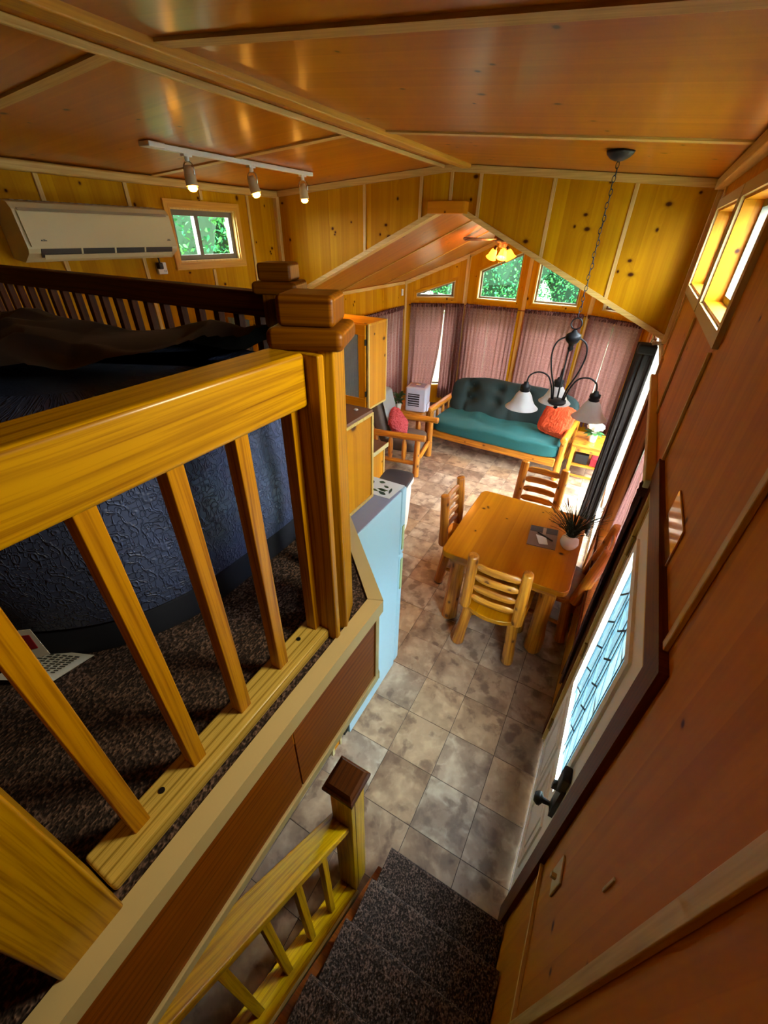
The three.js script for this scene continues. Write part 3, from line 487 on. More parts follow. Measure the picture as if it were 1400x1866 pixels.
{
  const t = thing('stair_railing', 'oak stair railing with dark capped newel post at the bottom', 'railing', [0, 0, 0]);
  const sl = (d) => 0.534 - 0.99 * d, rl = (d) => 1.300 - 1.0 * d;
  part('newel_post', box(-0.503, -0.405, 0.001, 1.045, 0.537, 0.632, 1, 0.005), M.oak, t);
  part('newel_seam', box(-0.5035, -0.4045, 0.002, 1.04, 0.56, 0.566, 1, 0), M.oakDark, t);
  { // stepped, bevelled dark cap
    const w = (h, y) => [Q(-0.454 - h, y, 0.565 - h), Q(-0.454 + h, y, 0.565 - h), Q(-0.454 + h, y, 0.565 + h), Q(-0.454 - h, y, 0.565 + h)];
    const ring = [[0.058, 1.03], [0.067, 1.04], [0.067, 1.056], [0.060, 1.060], [0.057, 1.068], [0.048, 1.082]], pos = [];
    for (let k = 0; k + 1 < ring.length; k++) { const a = w(...ring[k]), b = w(...ring[k + 1]); for (let i = 0; i < 4; i++) { const j = (i + 1) % 4; for (const p of [a[i], a[j], b[j], a[i], b[j], b[i]]) pos.push(p.x, p.y, p.z); } }
    const e = w(...ring[5]), b0 = w(...ring[0]); for (const p of [e[0], e[1], e[2], e[0], e[2], e[3], b0[0], b0[2], b0[1], b0[0], b0[3], b0[2]]) pos.push(p.x, p.y, p.z);
    const g = new THREE.BufferGeometry(); g.setAttribute('position', new THREE.Float32BufferAttribute(pos, 3)); g.computeVertexNormals(); g.translate(0, 0, -0.02);
    part('newel_cap', wood(g, 2), M.oakDark, t).userData.label = 'dark stained bevelled cap';
  }
  part('handrail', bar(Q(-0.47, rl(0.545) - 0.012, 0.545), Q(-0.47, rl(-0.75) - 0.012, -0.75), 0.098, 0.036, 0.007), M.oak, t);
  part('sill_board', bar(Q(-0.452, sl(0.63) - 0.012, 0.63), Q(-0.452, sl(-0.75) - 0.012, -0.75), 0.10, 0.028, 0.005), M.stairSill, t);
  part('sill_edge', bar(Q(-0.397, sl(0.61) - 0.018, 0.61), Q(-0.397, sl(-0.75) - 0.018, -0.75), 0.012, 0.034, 0.002), M.cream, t);
  for (let k = 0; k < 8; k++) { const d = 0.398 - 0.132 * k; part('baluster', box(-0.466, -0.438, sl(d) - 0.02, rl(d) - 0.02, d - 0.014, d + 0.014, 1, 0.002), M.oakMid, t); }
}

// ---------- bed in the loft ----------
{
  const b = thing('bed', 'thick navy mattress with crinkled cover lying on the loft floor', 'bed', [0, 0, 0]);
  // plan outline with a wide curve at the near right corner
  const out = [], rc = (cx, cd, r, a0, a1, n) => { for (let i = 0; i <= n; i++) { const a = lerp(a0, a1, i / n); out.push([cx + Math.cos(a) * r, cd + Math.sin(a) * r]); } };
  rc(-0.90, 1.06, 0.06, 0, Math.PI / 2, 6); rc(-2.55, 1.06, 0.06, Math.PI / 2, Math.PI, 6); rc(-2.55, 0.16, 0.06, Math.PI, Math.PI * 1.5, 6); rc(-1.34, 0.60, 0.50, Math.PI * 1.5, Math.PI * 2, 16);
  const ringMesh = (prof, s, wob) => {   // prof: [outset, y]
    const N = 150, L = [0]; const o2 = [...out, out[0]]; for (let i = 1; i < o2.length; i++) L.push(L[i - 1] + Math.hypot(o2[i][0] - o2[i - 1][0], o2[i][1] - o2[i - 1][1]));
    const tot = L[L.length - 1], at = (f) => { const l = f * tot; let i = 1; while (i < L.length - 1 && L[i] < l) i++; const t = (l - L[i - 1]) / Math.max(1e-6, L[i] - L[i - 1]); return [lerp(o2[i - 1][0], o2[i][0], t), lerp(o2[i - 1][1], o2[i][1], t)]; };
    const pos = [], uv = [], idx = [], cx = -1.65, cd = 0.5;
    prof.forEach(([k, y], j) => { for (let i = 0; i <= N; i++) { const f = (i % N) / N, p = at(f), q = at((f + 0.004) % 1), tx = q[0] - p[0], td = q[1] - p[1], l = Math.hypot(tx, td) || 1, w = k + wob * n3(p[0] * 5, p[1] * 5, y * 6 + s, 2); pos.push(p[0] + td / l * w, y, -(p[1] - tx / l * w)); uv.push(i / N * tot, y + j * 0.01); } });
    for (let j = 0; j + 1 < prof.length; j++) for (let i = 0; i < N; i++) { const a = j * (N + 1) + i, c = a + N + 1; idx.push(a, a + 1, c, c, a + 1, c + 1); }
    const base = (prof.length - 1) * (N + 1), m = pos.length / 3; pos.push(cx, prof[prof.length - 1][1], -cd); uv.push(0, 0); for (let i = 0; i < N; i++) idx.push(base + i, base + i + 1, m);
    const g = new THREE.BufferGeometry(); g.setAttribute('position', new THREE.Float32BufferAttribute(pos, 3)); g.setAttribute('uv', new THREE.Float32BufferAttribute(uv, 2)); g.setIndex(idx); g.computeVertexNormals(); return g;
  };
  M.bed.side = M.bedBase.side = THREE.DoubleSide;
  part('base_band', ringMesh([[-0.01, LOFT - 0.004], [-0.004, LOFT + 0.02], [-0.004, LOFT + 0.085], [-0.02, LOFT + 0.09]], 1, 0.006), M.bedBase, b);
  part('mattress', ringMesh([[-0.02, LOFT + 0.088], [0.0, LOFT + 0.10], [0.012, LOFT + 0.2], [0.014, LOFT + 0.32], [0.006, LOFT + 0.45], [-0.01, LOFT + 0.53], [-0.045, LOFT + 0.575], [-0.11, LOFT + 0.6], [-0.25, LOFT + 0.605]], 5, 0.022), M.bed, b);
  const tg = new THREE.Group(); tg.name = 'care_tag'; b.add(tg);
  const sheet = (pts, up = true) => slab(pts.map(([x, d, y]) => Q(x, y, d)), up ? V(0, 0.0012, 0) : V(0.0008, 0, 0.0009), 0);
  const cornersA = [[-1.105, 0.18, 1.862], [-0.975, 0.238, 1.858], [-0.985, 0.145, 1.86], [-1.11, 0.07, 1.868]], cornersB = [[-1.06, 0.14, 2.0], [-1.024, 0.17, 2.0], [-1.005, 0.172, 1.92], [-1.075, 0.112, 1.90]];
  part('tag_sheet', [sheet(cornersA), sheet(cornersB, false)], M.paper, tg);
  part('tag_red_block', slab([Q(-1.052, 1.985, 0.144), Q(-1.028, 1.985, 0.164), Q(-1.02, 1.945, 0.163), Q(-1.052, 1.94, 0.136)], V(0.0018, 0, 0.002), 0), M.red, tg);
  const lines = []; for (let k = 0; k < 9; k++) { const f = 0.12 + 0.08 * k, a = [lerp(-1.105, -1.108, f), lerp(0.178, 0.075, f)], c = [lerp(-0.98, -0.988, f), lerp(0.232, 0.15, f)]; for (let j = 0; j < 7; j++) { const s = 0.06 + 0.12 * j, e = s + rr(0.05, 0.1); lines.push(bar(Q(lerp(a[0], c[0], s), lerp(1.8662, 1.8622, s), lerp(a[1], c[1], s)), Q(lerp(a[0], c[0], e), lerp(1.8662, 1.8622, e), lerp(a[1], c[1], e)), 0.0028, 0.0006, 0)); } }
  part('tag_print', lines, M.print, tg);
  // comforter: a sheet laid over the top, sagging over the sides
  const nx = 150, nd = 90, pos = [], uv = [], idx = [], X0 = -2.62, X1 = -0.79, Dn = 0.07, Df = 1.14, top = LOFT + 0.615;
  for (let j = 0; j <= nd; j++) for (let i = 0; i <= nx; i++) {
    let x = lerp(X0, X1, i / nx), d = lerp(Dn, Df, j / nd);
    const ridge = (n) => 1 - Math.min(1, Math.abs(n) * 6), w = ridge(n3(x * 1.6 + d * 1.1, d * 2.2, 3, 4)) * 0.05 + ridge(n3(x * 3.1, d * 4 + x, 7, 4)) * 0.02 + 0.05 * n3(x * 1.8, d * 2, 1, 5);
    let y = top + 0.012 + w + 0.045 * (x + 1.75);
    const er = clamp((x + 1.14) / 0.34), ef = clamp((d - 0.99) / 0.15), en = clamp((0.20 - d) / 0.14), el = clamp((-2.5 - x) / 0.1); y -= 0.16 * er * er * (0.6 + 0.5 * d) + 0.12 * ef * ef + 0.12 * en * en + 0.1 * el * el;
    const rx = x > -0.9 && d < 0.4 ? 0.06 * (0.4 - d) : 0; x -= rx;
    pos.push(x, Math.max(y, top - 0.2), -d); uv.push(x, d);
  }
  for (let j = 0; j < nd; j++) for (let i = 0; i < nx; i++) {
    const f = i / nx, e = j / nd; const x = lerp(X0, X1, f), d = lerp(Dn, Df, e); if (Math.hypot(Math.max(0, x + 1.34) / 0.50, Math.max(0, 0.60 - d) / 0.50) > 1.02) continue; if (x > -0.97 + 0.30 * (d - 1.14)) continue;
    const a = j * (nx + 1) + i, c = a + nx + 1; idx.push(a, a + 1, c, c, a + 1, c + 1);
  }
  const g = new THREE.BufferGeometry(); g.setAttribute('position', new THREE.Float32BufferAttribute(pos, 3)); g.setAttribute('uv', new THREE.Float32BufferAttribute(uv, 2)); g.setIndex(idx); g.computeVertexNormals(); M.blanket.side = THREE.DoubleSide;
  solo('comforter', 'rumpled dark plush comforter spread over the loft bed', 'blanket', g, M.blanket);
}
// ---------- air conditioner on the left wall ----------
{
  const t = thing('air_conditioner', 'white split air conditioner high on the left wall, warm light put into its colour', 'air conditioner', [0, 0, 0]);
  const d0 = 1.56, d1 = 2.63, prof = [[xL + 0.002, 2.60], [xL + 0.13, 2.585], [xL + 0.21, 2.635], [xL + 0.222, 2.66], [xL + 0.20, 2.86], [xL + 0.17, 2.895], [xL + 0.13, 2.905], [xL + 0.002, 2.905]];
  // body as a slab polygon swept along the wall
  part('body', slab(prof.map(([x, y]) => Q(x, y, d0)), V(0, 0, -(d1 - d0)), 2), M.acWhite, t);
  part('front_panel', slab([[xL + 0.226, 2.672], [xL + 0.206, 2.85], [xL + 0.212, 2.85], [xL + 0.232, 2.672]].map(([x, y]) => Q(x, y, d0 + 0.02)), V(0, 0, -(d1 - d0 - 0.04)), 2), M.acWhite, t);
  part('intake_groove', slab([[xL + 0.202, 2.853], [xL + 0.197, 2.868], [xL + 0.203, 2.868], [xL + 0.208, 2.853]].map(([x, y]) => Q(x, y, d0 + 0.03)), V(0, 0, -(d1 - d0 - 0.06)), 2), std({ color: 0x9a8f72, roughness: 0.6 }), t);
  const on = (x0, y0, x1, y1, o) => [[x0 + o * 0.53, y0 - o * 0.85], [x1 + o * 0.53, y1 - o * 0.85]];
  const mouth = part('outlet_mouth', slab([[xL + 0.198, 2.612], [xL + 0.214, 2.66], [xL + 0.2255, 2.66], [xL + 0.2095, 2.612]].map(([x, y]) => Q(x, y, d0 + 0.07)), V(0, 0, -(d1 - d0 - 0.12)), 2), M.acDark, t);
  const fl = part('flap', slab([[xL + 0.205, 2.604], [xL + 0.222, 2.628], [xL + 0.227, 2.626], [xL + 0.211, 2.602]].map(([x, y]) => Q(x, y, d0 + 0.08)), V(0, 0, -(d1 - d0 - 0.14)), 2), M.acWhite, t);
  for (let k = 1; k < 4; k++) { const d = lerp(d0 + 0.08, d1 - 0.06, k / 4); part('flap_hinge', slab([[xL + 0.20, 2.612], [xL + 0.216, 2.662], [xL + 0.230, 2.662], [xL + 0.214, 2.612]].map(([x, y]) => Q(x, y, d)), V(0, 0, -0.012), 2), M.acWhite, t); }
  const mark = (d, y, w, h) => box(xL + 0.2335 - (y - 2.672) * 0.112, xL + 0.2345 - (y - 2.672) * 0.112, y, y + h, d, d + w);
  part('brand_mark', [mark(d0 + 0.085, 2.700, 0.008, 0.007), mark(d0 + 0.098, 2.700, 0.02, 0.004), mark(d0 + 0.098, 2.706, 0.012, 0.003)], M.print, t);
  part('model_mark', [mark(d1 - 0.085, 2.700, 0.03, 0.004), mark(d1 - 0.08, 2.706, 0.02, 0.004)], M.print, t);
  part('top_grille', Array.from({ length: 20 }, (_, k) => box(xL + 0.03, xL + 0.135, 2.905, 2.909, d0 + 0.04 + k * 0.05, d0 + 0.065 + k * 0.05)), std({ color: 0x8f866c, roughness: 0.6 }), t);
}
{
  const t = thing('power_outlet', 'white outlet with black plug below the air conditioner', 'outlet', [0, 0, 0]);
  part('plate', box(xL + 0.001, xL + 0.03, 2.46, 2.545, 2.55, 2.635, 1, 0.006), M.white, t);
  part('plug', box(xL + 0.03, xL + 0.075, 2.50, 2.545, 2.535, 2.575, 1, 0.008), M.black, t);
  part('socket_slots', [box(xL + 0.03, xL + 0.0315, 2.475, 2.49, 2.605, 2.608), box(xL + 0.03, xL + 0.0315, 2.475, 2.49, 2.618, 2.621)], M.black, t);
  part('cord', tube([Q(xL + 0.06, 2.545, 2.555), Q(xL + 0.06, 2.575, 2.552), Q(xL + 0.05, 2.59, 2.55)], 0.006), M.black, t);
}
// ---------- track light ----------
{
  const t = thing('track_light', 'white ceiling track with three small spotlights', 'track light', [-2.66, 0, 0]);
  const yt = ceilY(-2.66) - 0.03;
  part('track', box(-0.018, 0.018, yt, yt + 0.026, 2.06, 3.53, 2, 0.004), M.white, t);
  part('feed_box', box(-0.045, 0.045, yt + 0.002, yt + 0.027, 2.01, 2.12, 2, 0.006), M.white, t);
  const heads = [[2.29, 0.12, -0.05, 0.35], [2.835, 0.22, 0.12, 1], [3.41, 0.05, 0.05, 1]], bulb = std({ color: 0xffe0a0, emissive: 0xffb040, emissiveIntensity: 14 }), tan = std({ color: 0xc9b48a, roughness: 0.4 });
  for (const [d, tx, tz, on] of heads) {
    const h = new THREE.Group(); h.name = 'spot_head'; h.position.set(0, yt, -d); t.add(h);
    part('stem', [cyl(V(0, -0.035, 0), V(0, 0.002, 0), 0.014), box(-0.016, 0.016, -0.012, 0.004, -0.03, 0.03)], M.white, h);
    part('yoke', tube([V(-0.042, -0.10, 0), V(-0.043, -0.06, 0), V(-0.025, -0.038, 0), V(0, -0.034, 0), V(0.025, -0.038, 0), V(0.043, -0.06, 0), V(0.042, -0.10, 0)], 0.004), M.chrome, h);
    const can = lathe([[0.001, 0.0], [0.02, 0.0], [0.026, -0.02], [0.033, -0.045], [0.036, -0.10], [0.033, -0.10], [0.028, -0.05], [0.001, -0.04]]); can.translate(0, -0.055, 0);
    const tilt = new THREE.Matrix4().makeRotationFromEuler(new THREE.Euler(tz, 0, tx)); can.translate(0, 0.10, 0); can.applyMatrix4(tilt); can.translate(0, -0.10, 0);
    part('can', can, tan, h);
    const bl = lathe([[0.001, -0.108], [0.018, -0.105], [0.029, -0.093], [0.024, -0.075], [0.012, -0.06], [0.001, -0.058]]); bl.translate(0, -0.075 + 0.10, 0); bl.applyMatrix4(tilt); bl.translate(0, -0.10, 0);
    part('bulb', bl, bulb, h);
    const dir = V(0, -1, 0).applyMatrix4(tilt), L = new THREE.SpotLight(0xffb45a, 2.2 * on, 0, 0.75, 0.6, 2); L.name = 'spot_light_source'; const o = V(0, -0.10, 0).add(dir.clone().multiplyScalar(0.11));
    L.position.copy(o); L.target.position.copy(o).add(dir); L.castShadow = true; L.shadow.radius = 1.4; h.add(L); h.add(L.target);
  }
}

// ---------- kitchen side ----------
{
  const t = thing('refrigerator', 'white refrigerator seen from its side, blue daylight put into its colour', 'fridge', [0, 0, 0]);
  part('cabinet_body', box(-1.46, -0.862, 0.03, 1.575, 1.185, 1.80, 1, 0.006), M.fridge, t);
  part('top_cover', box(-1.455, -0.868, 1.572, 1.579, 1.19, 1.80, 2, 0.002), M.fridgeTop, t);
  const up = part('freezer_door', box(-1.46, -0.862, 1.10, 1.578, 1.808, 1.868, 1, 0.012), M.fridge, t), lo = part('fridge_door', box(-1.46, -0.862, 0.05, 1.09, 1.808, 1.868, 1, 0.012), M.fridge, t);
  const grip = std({ color: 0xaab27a, roughness: 0.5 }); part('grip', box(-0.8625, -0.856, 1.14, 1.32, 1.825, 1.85, 1, 0.002), grip, up); part('grip', box(-0.8625, -0.856, 0.80, 1.06, 1.825, 1.85, 1, 0.002), grip, lo);
  part('back_grille', [box(-1.44, -0.88, 0.04, 0.25, 1.15, 1.184), box(-1.42, -0.9, 0.30, 1.5, 1.172, 1.184)], M.black, t);
  for (const [x, d] of [[-1.43, 1.22], [-0.9, 1.22], [-1.43, 1.76], [-0.9, 1.76]]) part('foot', cyl(Q(x, 0.001, d), Q(x, 0.032, d), 0.018), M.black, t);
}
{
  const t = thing('leaf_print_mat', 'white mat with green leaf print on top of the refrigerator', 'mat', [0, 0, 0]);
  part('sheet', slab([Q(-1.30, 1.5795, 1.68), Q(-0.885, 1.5795, 1.69), Q(-0.875, 1.5795, 1.86), Q(-1.29, 1.5795, 1.86)], V(0, 0.002, 0), 0), M.paper, t);
  const leaf = (x, d, l, w, a) => { const s = new THREE.Shape(); s.moveTo(0, 0); s.quadraticCurveTo(l * 0.4, w, l, 0); s.quadraticCurveTo(l * 0.4, -w, 0, 0); const g = new THREE.ExtrudeGeometry(s, { depth: 0.0012, bevelEnabled: false, curveSegments: 8 }); g.rotateX(-Math.PI / 2); g.rotateY(a); g.translate(x, 1.582, -d); return g; };
  const gm = [std({ color: 0x35512a, roughness: 0.8 }), std({ color: 0x536a35, roughness: 0.8 }), std({ color: 0x24402b, roughness: 0.8 })];
  for (let k = 0; k < 13; k++) part('printed_leaf', leaf(-1.12 + rr(0, 0.2), 1.70 + rr(0, 0.13), rr(0.035, 0.07), rr(0.014, 0.026), rr(0, 6.28)), gm[k % 3], t);
}
{
  const t = thing('over_fridge_cabinet', 'orange pine cabinet above the refrigerator with brown top', 'cabinet', [0, 0, 0]);
  part('body', box(-1.50, -0.985, 1.60, 2.06, 1.40, 1.655, 1), M.cabinet, t);
  part('end_panel', box(-0.985, -0.972, 1.605, 2.06, 1.42, 1.645, 1), M.cabinet, t);
  const ed = (a, b, c, d) => part('edge_strip', box(-0.985, -0.966, a, b, c, d, 1, 0.002), M.batten, t); ed(1.588, 1.606, 1.40, 1.66); ed(1.606, 2.06, 1.643, 1.66); ed(2.05, 2.064, 1.40, 1.66);
  part('brown_top', box(-1.50, -0.972, 2.062, 2.078, 1.40, 1.66, 0, 0.002), M.brownLaminate, t);
  part('leg_panel', box(-1.50, -1.47, 0.001, 1.6, 1.40, 1.655, 1), M.cabinet, t);
}
{ const k = solo('trinket', 'tiny white crumpled scrap on the brown cabinet top', 'scrap', (() => { const g = plump(0.02, 0.01, 0.016, 0.8, 10, (v) => { v.x += 0.004 * n3(v.y * 300, v.z * 300, 1); v.y += 0.003 * n3(v.x * 300, v.z * 300, 4); }); g.translate(-1.03, 2.0835, -1.60); return g; })(), M.white); }
{ // upper cabinet run with reeded glass doors facing the loft
  const t = thing('glass_cabinet', 'honey pine wall cabinet run with reeded glass doors', 'cabinet', [0, 0, 0]);
  const x0 = xL + 0.003, x1 = -1.9, y0 = 1.425, y1 = 2.155, d0 = 3.17, d1 = 3.49;
  part('top_board', box(x0, x1, y1 - 0.018, y1, d0, d1, 0, 0.002), M.cabinet, t); part('bottom_board', box(x0, x1, y0, y0 + 0.018, d0, d1, 0, 0.002), M.cabinet, t);
  part('end_panel', box(x1 - 0.018, x1, y0 + 0.018, y1 - 0.018, d0 + 0.003, d1, 1), M.cabinet, t); part('back_board', box(x0, x1, y0, y1, d1 - 0.012, d1, 1), std({ color: 0xb4b0a8, roughness: 0.8 }), t);
  part('edge_strip', box(x1 - 0.02, x1 + 0.004, y0 - 0.004, y0 + 0.014, d0 - 0.004, d1, 2, 0.003), M.batten, t); part('edge_strip', box(x1 - 0.014, x1 + 0.004, y0, y1, d0 - 0.006, d0 + 0.012, 1, 0.003), M.batten, t); part('edge_strip', box(x1 - 0.012, x1 + 0.004, y0, y1, d1 - 0.012, d1 + 0.002, 1, 0.003), M.batten, t);
  for (const y of [1.66, 1.89]) part('shelf', box(x0, x1 - 0.018, y, y + 0.015, d0 + 0.03, d1 - 0.012, 0), M.white, t);
  const n = 4, w = (x1 - 0.02 - x0) / n;
  for (let k = 0; k < n; k++) {
    const a = x0 + k * w + 0.003, b = a + w - 0.006, dr = new THREE.Group(); dr.name = 'door'; t.add(dr);
    const fw = k === n - 1 ? 0.07 : 0.06; for (const [p, q, r, s, ax] of [[a, b, y1 - 0.09, y1 - 0.008, 0], [a, b, y0 + 0.008, y0 + 0.10, 0], [a, a + fw, y0 + 0.10, y1 - 0.09, 1], [b - fw, b, y0 + 0.10, y1 - 0.09, 1]]) part('door_frame', box(p, q, r, s, d0 - 0.02, d0, ax, 0.003), M.cabinet, dr);
    part('glass', box(a + fw - 0.005, b - fw + 0.005, y0 + 0.095, y1 - 0.085, d0 - 0.012, d0 - 0.008), M.reeded, dr);
    part('reeds', Array.from({ length: Math.floor((b - a - 2 * fw) / 0.012) }, (_, i) => cyl(Q(a + fw + 0.006 + i * 0.012, y0 + 0.10, d0 - 0.013), Q(a + fw + 0.006 + i * 0.012, y1 - 0.09, d0 - 0.013), 0.0028, 0.0028, 6)), M.reeded, dr);
    part('hinge', box(b - 0.006, b + 0.004, y0 + 0.12, y0 + 0.17, d0 - 0.022, d0 - 0.002), M.iron, dr); part('hinge', box(b - 0.006, b + 0.004, y1 - 0.17, y1 - 0.12, d0 - 0.022, d0 - 0.002), M.iron, dr);
  }
}
for (const [x, y, r, h, l] of [[-2.03, 1.4435, 0.045, 0.10, 'clear drinking glass behind the reeded cabinet door, right of its pair'], [-2.14, 1.4435, 0.045, 0.10, 'clear drinking glass behind the reeded cabinet door, left of its pair'], [-2.05, 1.6755, 0.05, 0.06, 'pale bowl on the middle cabinet shelf behind reeded glass']]) { const g = lathe([[0.001, 0], [r * 0.8, 0], [r, h], [r - 0.004, h], [r * 0.8 - 0.004, 0.006], [0.001, 0.006]]); g.translate(x, y, -3.32); solo(h > 0.08 ? 'drinking_glass' : 'bowl', l, h > 0.08 ? 'glass' : 'bowl', g, h > 0.08 ? M.reeded : M.white); }
{
  const t = thing('kitchen_counter', 'yellow pine counter end with brown laminate top', 'counter', [0, 0, 0]);
  part('cabinet_box', box(xL + 0.025, -1.965, 0.002, 0.875, 3.05, 3.59, 1), M.cabinet, t);
  part('worktop', box(xL + 0.025, -1.93, 0.877, 0.915, 3.02, 3.62, 0, 0.004), M.brownLaminate, t);
  part('worktop_edge', box(-1.934, -1.924, 0.872, 0.919, 3.015, 3.625, 2, 0.003), M.cream, t);
  part('corner_strip', box(-1.975, -1.955, 0.002, 0.874, 3.575, 3.60, 1, 0.003), M.batten, t);
  for (let k = 0; k < 3; k++) { const a = xL + 0.03 + k * 0.52; part('cabinet_door', box(a, a + 0.5, 0.10, 0.85, 3.032, 3.05, 1, 0.004), M.cabinet, t); }
}
{
  const t = thing('waste_bin', 'white waste bin with dark grey lid behind the refrigerator', 'bin', [-1.655, 0, 3.27]);
  const bd = plump(0.30, 0.66, 0.40, 0.35, 24, (v) => { const f = 0.82 + 0.18 * (v.y / 0.66 + 0.5); v.x *= f; v.z *= f; }); bd.translate(0, 0.332, 0); part('bucket', bd, M.white, t);
  const rim = plump(0.325, 0.05, 0.425, 0.35, 24); rim.translate(0, 0.66, 0); part('rim', rim, M.white, t);
  const lid = plump(0.315, 0.05, 0.415, 0.35, 24, (v) => { if (v.y > 0) v.y *= 1 - 0.5 * (v.x * v.x * 30); }); lid.translate(0, 0.70, 0); const l = part('lid', lid, std({ color: 0x2b3038, roughness: 0.5 }), t);
  part('lid_catch', box(-0.05, 0.05, 0.715, 0.728, -0.17, -0.11, 1, 0.004), std({ color: 0x1c2026, roughness: 0.5 }), l); part('lid_hinge', [cyl(V(-0.15, 0.70, 0.06), V(-0.15, 0.70, 0.16), 0.012)], M.black, l);
  t.rotation.y = 0.15;
}
{ const g = box(xL + 0.001, xL + 0.022, 1.90, 2.0, 7.05, 7.1, 1, 0.005); solo('wall_sensor', 'small white sensor box high in the living room corner', 'sensor', g, M.white); }

// ---------- dining table and log chairs ----------
{
  const t = thing('dining_table', 'square orange pine dining table on log legs', 'table', [-0.325, 0, 2.925]);
  const w = 0.465, l = 0.525, r = 0.06, pts = []; for (const [sx, sz, a0] of [[1, 1, 0], [-1, 1, 90], [-1, -1, 180], [1, -1, 270]]) for (let i = 0; i <= 5; i++) { const a = (a0 + 18 * i) * Math.PI / 180; pts.push([sx * (w - r) + Math.cos(a) * r, sz * (l - r) + Math.sin(a) * r]); }
  const g = new THREE.ExtrudeGeometry(shapeOf(pts), { depth: 0.036, bevelEnabled: true, bevelSize: 0.007, bevelThickness: 0.007, bevelSegments: 3 }); g.rotateX(-Math.PI / 2); g.translate(0, 0.717, 0);
  part('table_top', wood(g, 2), M.tableTop, t);
  part('apron', [box(-0.40, 0.40, 0.635, 0.712, -0.47, -0.44, 0, 0.006), box(-0.40, 0.40, 0.635, 0.712, 0.44, 0.47, 0, 0.006), box(-0.41, -0.38, 0.635, 0.712, -0.44, 0.44, 2, 0.006), box(0.38, 0.41, 0.635, 0.712, -0.44, 0.44, 2, 0.006)], M.log, t);
  for (const [sx, sz] of [[-1, 1], [1, 1], [-1, -1], [1, -1]]) part('leg', log(V(sx * 0.36, 0.001, sz * 0.42), V(sx * 0.345, 0.713, sz * 0.405), 0.064, 0.056, 0.12), M.log, t);
}
function slat(w, h, th, bow) {
  const n = 20, m = 10, pos = [], uv = [], idx = [], o = rr(0, 3);
  for (let i = 0; i <= n; i++) { const f = i / n, x = (f - 0.5) * w, e = Math.min(f, 1 - f), k = lerp(0.42, 1, sm(clamp(e / 0.16))) * (1 + 0.12 * n3(f * 6 + o * 7, 1, 2, 3)); for (let j = 0; j <= m; j++) { const a = j / m * Math.PI * 2; pos.push(x, Math.sin(a) * h / 2 * k + 0.006 * n3(f * 4 + o, 2, 1, 8), Math.cos(a) * th / 2 * k + bow * (1 - 4 * (f - 0.5) ** 2)); uv.push(j / m * h * 2 + o, x + o); } }
  for (let i = 0; i < n; i++) for (let j = 0; j < m; j++) { const a = i * (m + 1) + j, b = a + m + 1; idx.push(a, a + 1, b, b, a + 1, b + 1); }
  const g = new THREE.BufferGeometry(); g.setAttribute('position', new THREE.Float32BufferAttribute(pos, 3)); g.setAttribute('uv', new THREE.Float32BufferAttribute(uv, 2)); g.setIndex(idx); g.computeVertexNormals(); return g;
}
function logChair(label, at, turn, lean = 0.03, top = 0.95) {
  const t = thing('log_chair', label, 'chair', at, turn, 'log chairs round the dining table');
  const s = new THREE.Shape(); s.moveTo(-0.20, -0.22); s.lineTo(0.20, -0.22); s.quadraticCurveTo(0.235, -0.22, 0.235, -0.18); s.lineTo(0.235, 0.06); s.bezierCurveTo(0.23, 0.19, 0.12, 0.25, 0, 0.25); s.bezierCurveTo(-0.12, 0.25, -0.23, 0.19, -0.235, 0.06); s.lineTo(-0.235, -0.18); s.quadraticCurveTo(-0.235, -0.22, -0.20, -0.22);
  const g = new THREE.ExtrudeGeometry(s, { depth: 0.026, bevelEnabled: true, bevelSize: 0.007, bevelThickness: 0.007, bevelSegments: 3, curveSegments: 10 }); g.rotateX(Math.PI / 2); g.translate(0, 0.455, 0);
  part('seat', wood(g, 2), M.tableTop, t);
  for (const k of [-1, 1]) { part('back_post', log(V(k * 0.195, 0.44, 0.185), V(k * 0.188, top, 0.185 + lean), 0.042, 0.038, 0.1), M.log, t); }
  for (const [k, z] of [[-1, 0.15], [1, 0.15], [-1, -0.15], [1, -0.15]]) part('leg', log(V(k * 0.205, 0.001, z + Math.sign(z) * 0.035), V(k * 0.17, 0.418, z * 0.92), 0.044, 0.04, 0.1), M.log, t);
  for (let i = 0; i < 4; i++) { const y = lerp(0.555, top - 0.085, i / 3), q = slat(0.345, 0.066, 0.03, 0.022); q.translate(0, y, 0.185 + lean * (y - 0.44) / (top - 0.44)); part('back_slat', q, M.log, t); }
  for (const k of [-1, 1]) part('stretcher', log(V(k * 0.192, 0.17, 0.15), V(k * 0.192, 0.17, -0.15), 0.018, 0.018, 0.1, 10), M.log, t);
  part('stretcher', log(V(-0.19, 0.21, -0.17), V(0.19, 0.21, -0.17), 0.018, 0.018, 0.1, 10), M.log, t);
  return t;
}
logChair('log chair with its slatted back to the viewer at the near table side', [-0.312, 0, 2.455], 0);
logChair('log chair at the left table side next to the open floor', [-0.75, 0, 3.06], -Math.PI / 2);
logChair('log chair at the far table side facing the viewer', [-0.34, 0, 3.675], Math.PI);
logChair('log chair between the dining table and the mauve side curtain', [0.055, 0, 2.92], Math.PI / 2 - 0.1, 0.09, 0.98);
